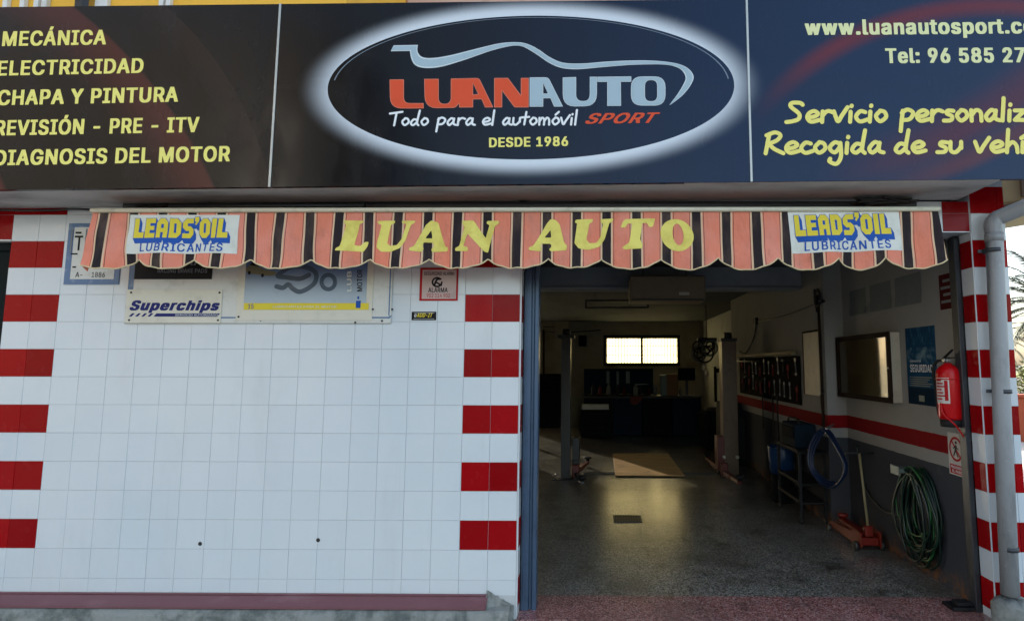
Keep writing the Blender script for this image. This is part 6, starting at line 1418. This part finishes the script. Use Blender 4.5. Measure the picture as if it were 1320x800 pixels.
m = MB(); m.lathe((3.1, 7.95, .76), [(.3, 0), (.32, .03), (.28, .06), (.05, .08)], 24); m.build('turntable', 'dark_steel', dk)
m = MB(); m.box(3.3, 3.46, 8.1, 8.26, .75, 1.7, .01); m.bar((3.38, 8.18, 1.62), (3.05, 7.95, 1.62), .09, .09, .008); m.cyl((3.05, 7.95, .95), (3.05, 7.95, 1.7), .03, 12); m.build('mounting_arm', 'cabinet_dark', dk)
for j, (u, v) in enumerate(((907, 473), (911, 480))):
    m = MB(); p = B(u, v, 7.9); m.lathe(tuple(p), [(.004, -.07), (.035, -.05), (.045, 0), (.03, .04), (.012, .06)], 14); m.build('inspection_lamp', 'bulb_pale', loc=tuple(p), label='small pale lamp head hanging beside the right lift post, ' + ('upper of the two' if j == 0 else 'lower of the two'), cat='lamp', group='pale lamp heads beside the right lift post')
cr = thing('hose_reel', tuple(B(912, 452, 7.4)), 'dark cluster of coiled hoses high up left of the right lift post', 'hose reel')
rs = random.Random(77)
for j in range(9):
    c_ = B(905 + rs.uniform(-6, 14), 450 + rs.uniform(-6, 8), 7.4 + rs.uniform(-.1, .1)); m = MB(); r_ = rs.uniform(.08, .17); ti = rs.uniform(-.5, .5)
    m.tube([(c_.x + r_ * math.cos(t), c_.y + r_ * math.sin(t) * ti, c_.z + r_ * math.sin(t)) for t in [i * 2 * math.pi / 20 for i in range(20)]], .016, 8, True); m.build('hose_loop', 'rubber' if j % 3 else 'clamp_grey', cr)
m = MB(); p = B(912, 436, 7.4); m.cyl((p.x, 7.5, p.z), (p.x, 7.5, 2.984), .012, 8); m.box(p.x - .2, p.x + .2, 7.44, 7.5, p.z - .06, p.z + .02, .006); m.build('reel_hanger', 'dark_metal', cr)
lk = thing('steel_locker', (-.9, 11.2, 0), 'tall dark cupboard in the shade behind the left lift post', 'cupboard')
p, q = B(690, 482, 11.2), B(722, 482, 11.2)
m = MB(); m.box(p.x - .05, q.x, 11.2, 11.68, .02, p.z, .01); m.build('locker_body', 'cabinet_dark', lk)
m = MB(); m.box(q.x - .012, q.x - .5, 11.185, 11.1995, .05, p.z - .03, .004); o = m.build('door', 'cabinet_dark', lk)
m = MB(); m.box(q.x - .1, q.x - .08, 11.165, 11.1845, .8, .95, .003); m.build('handle', 'trolley_dark', o)
bxx = thing('wall_box', tuple(B(751, 445, 11.9)), 'dark box hung high on the back wall left of the bright window', 'box')
m = MB(); bbox(m, 746, 432, 756, 446, .18, 11.8, .02); m.build('box_case', 'cabinet_dark', bxx)
m = MB(); m.tube(smoothpts([tuple(B(700, 427, 11.96)), tuple(B(730, 428, 11.96)), tuple(B(765, 426, 11.96)), tuple(B(775, 425, 11.96))], 4), .015, 6); m.tube([tuple(B(700, 421, 11.97)), tuple(B(720, 421, 11.97)), tuple(B(733, 422, 11.97))], .012, 6)
m.build('back_wall_pipe', 'dark_metal', loc=tuple(B(730, 428, 11.96)), label='thin dark pipe running along the back wall above the hanging box', cat='pipe')
m = MB(); m.cyl(tuple(B(701, 425, 11.9)), tuple(B(701, 500, 11.9)), .03, 10); m.build('drain_pipe', 'board_frame', loc=tuple(B(701, 500, 11.9)), label='dark vertical pipe on the back wall just beside the blue door jamb', cat='pipe')
m = MB(); m.box(-.75, -.35, 11.7, 11.998, 0, 2.98); m.build('wall_pier', 'inside_wall', GB)
# small drainage piece at the door sill
ds = thing('door_stop', (3.2, .22, 0), 'black metal door stop on the floor at the foot of the right door frame', 'door stop')
m = MB(); m.box(3.10, 3.32, .135, .27, .006, .03, .004); m.build('stop_plate', 'black_metal', ds)
m = MB(); m.box(3.15, 3.26, .16, .24, .0305, .055, .006); m.build('stop_block', 'rubber', ds)

# ---- clutter on and round the bench
rs = random.Random(12)
M('can_dark', '2a2c2b', .6, spec=.2); M('can_red', '571812', .6, spec=.2); M('can_white', '77756c', .6, spec=.2); M('rag', '5a2a22', .9)
BTL = {}
def bottle(mt, s):
    m = MB(); m.lathe((0, 0, 0), [(.045 * s, 0), (.05 * s, .01), (.05 * s, .16 * s), (.03 * s, .2 * s), (.018 * s, .215 * s), (.018 * s, .245 * s)], 16); o = m.build('oil_bottle', mt); return o
for j in range(12):
    mt = ('can_dark', 'can_red', 'can_white')[j % 3]
    o = BTL[mt] if False else (dup(BTL[mt]) if mt in BTL else bottle(mt, 1.0)); BTL.setdefault(mt, o)
    o.location = (bx0 + .25 + j * (bx1 - bx0 - .5) / 12 + rs.uniform(-.05, .05), YB + rs.uniform(.1, .5), .971); q = rs.uniform(.8, 1.3); o.scale = (q, q, q)
    prop(o, 'small dim bottle standing in the row on the dark workbench', 'bottle', 'bottles on the workbench')
m = MB(); p = B(812, 510)
m.sheet(lambda a, b: Vector((p.x + .3 * a, YB - .012 - .006 * math.sin(a * 9), .975 - .22 * b * (.7 + .3 * math.sin(a * 4)))), 14, 6); m.build('rag', 'rag', loc=(p.x, YB, .97), label='dark red rag hanging over the front edge of the workbench', cat='rag')
# ------------------------------------------------------------------ beyond the pillar: palm, bush, low wall
M('bark', (.16, .11, .07), .9, scale=4); M('frond_green', (.03, .042, .024), .6, wear=(.05, .055, .03)); M('leaf_green', (.10, .12, .03), .6, wear=(.05, .08, .02)); M('orange_render', '9c4526', .85, scale=2); M('stone_white', 'c9c0b2', .8)
def palm(x, y, h, seed, label, r=2.0):
    rs = random.Random(seed); t = thing('palm_tree', (x, y, -.1), label, 'palm tree')
    m = MB(); m.tube([(x + .06 * math.sin(i * .8), y, -.1 + h * i / 10) for i in range(11)], [.26 - .008 * i for i in range(11)], 12); m.build('trunk', 'bark', t)
    m = MB()
    for f in range(46):
        az = f * 2.4 + rs.uniform(-.2, .2); el = R(82 - f * 2.7 + rs.uniform(-8, 8)); L = r * rs.uniform(.85, 1.1); P = []
        for i in range(12):
            s = i / 11; e = el - s * s * R(70); P.append((s, e))
        c = Vector((x, y, h - .1)); pts = [c.copy()]
        for i in range(1, 12): c = c + Vector((math.cos(az) * math.cos(P[i][1]), math.sin(az) * math.cos(P[i][1]), math.sin(P[i][1]))) * L / 11; pts.append(c.copy())
        m.tube(pts, [.022 - .0016 * i for i in range(12)], 4)
        for i in range(2, 11):
            d = (pts[min(i + 1, 11)] - pts[i - 1]).normalized(); sd = d.cross(Vector((0, 0, 1)))
            sd = sd.normalized() if sd.length > .05 else Vector((1, 0, 0))
            for s in (-1, 1):
                for q in range(5):
                    o = pts[i] + d * (L / 11) * (q / 5 - .5); tip = o + (sd * s * .75 + d * .75 + Vector((0, 0, -.25 + rs.uniform(-.15, .15)))).normalized() * .42 * (1 - .6 * abs(i / 11 - .45)) ; w_ = d * .024
                    m._add([o - w_, o + w_, tip], [(0, 1, 2)])
    m.build('crown', 'frond_green', t)
palm(14.6, 13.2, 3.7, 5, 'palm tree with long drooping fronds seen just right of the pillar', 2.4)
palm(21.5, 26, 3.2, 9, 'more distant palm tree beyond the low orange wall', 2.6)
def bush(x, y, rx, rz, n, seed, label, mt='leaf_green'):
    rs = random.Random(seed); t = thing('bush', (x, y, -.1), label, 'bush')
    m = MB()
    for q in range(7): m.tube([(x, y, -.1), (x + rs.uniform(-.5, .5) * rx, y + rs.uniform(-.5, .5) * rx, rz * rs.uniform(.6, 1.1))], [.04, .012], 6)
    m.build('stem', 'bark', t)
    m = MB(); cl = [(Vector((rs.gauss(0, .45) * rx, rs.gauss(0, .45) * rx, rs.uniform(.15, 1.0) * rz)), rs.uniform(.25, .5) * rx) for _ in range(22)]
    for q in range(n):
        c, r_ = rs.choice(cl); p = c + Vector((rs.gauss(0, 1), rs.gauss(0, 1), rs.gauss(0, .9))).normalized() * r_ * rs.uniform(.5, 1.05) + Vector((x, y, 0))
        if p.z < -.05: continue
        a = Vector((rs.gauss(0, 1), rs.gauss(0, 1), rs.gauss(0, 1))).normalized(); b = a.orthogonal().normalized(); s = rs.uniform(.06, .11)
        m._add([p - a * s, p + b * s * .45, p + a * s, p - b * s * .45], [(0, 1, 2, 3)])
    m.build('foliage', mt, t)
bush(13.2, 11.5, 1.3, 2.0, 2600, 3, 'yellowish green bush behind the low orange wall by the pillar')
bush(16.0, 13.0, 1.5, 1.9, 2600, 8, 'darker green bush under the palm tree beyond the pillar', 'frond_green')
lw = thing('low_wall', (13, 9.6, -.1), 'low orange rendered wall with a pale coping across the side street', 'wall')
m = MB(); m.box(8.5, 26, 9.5, 9.75, -.16, .95, .01); m.build('wall_body', 'orange_render', lw)
m = MB(); m.box(8.45, 26, 9.45, 9.8, .9505, 1.03, .01); m.build('coping', 'orange_render', lw)
m = MB(); m.box(3.58, 40, 4.8, 9.2, -.3, -.055, .01); m.build('pavement', 'stone_white', loc=(12, 7, -.06), kind='structure')

# ------------------------------------------------------------------ the block across the street, which lights the front and shows in the gloss of the sign
M('far_render', '5e554b', .85, scale=1); M('far_window', '20262b', .2)
ob = thing('apartment_block', (-24, -19, -.16), 'tall sand coloured apartment block across the street, seen only in the gloss of the sign', 'building')
m = MB(); m.box(-38, -11, -30, -19, -.16, 17); m.build('wall', 'far_render', ob)
for i in range(9):
    for j in range(5):
        m = MB(); m.box(-37 + i * 2.9, -35.6 + i * 2.9, -18.999, -18.95, 1.0 + j * 3.2, 2.7 + j * 3.2); m.build('window', 'far_window', ob)
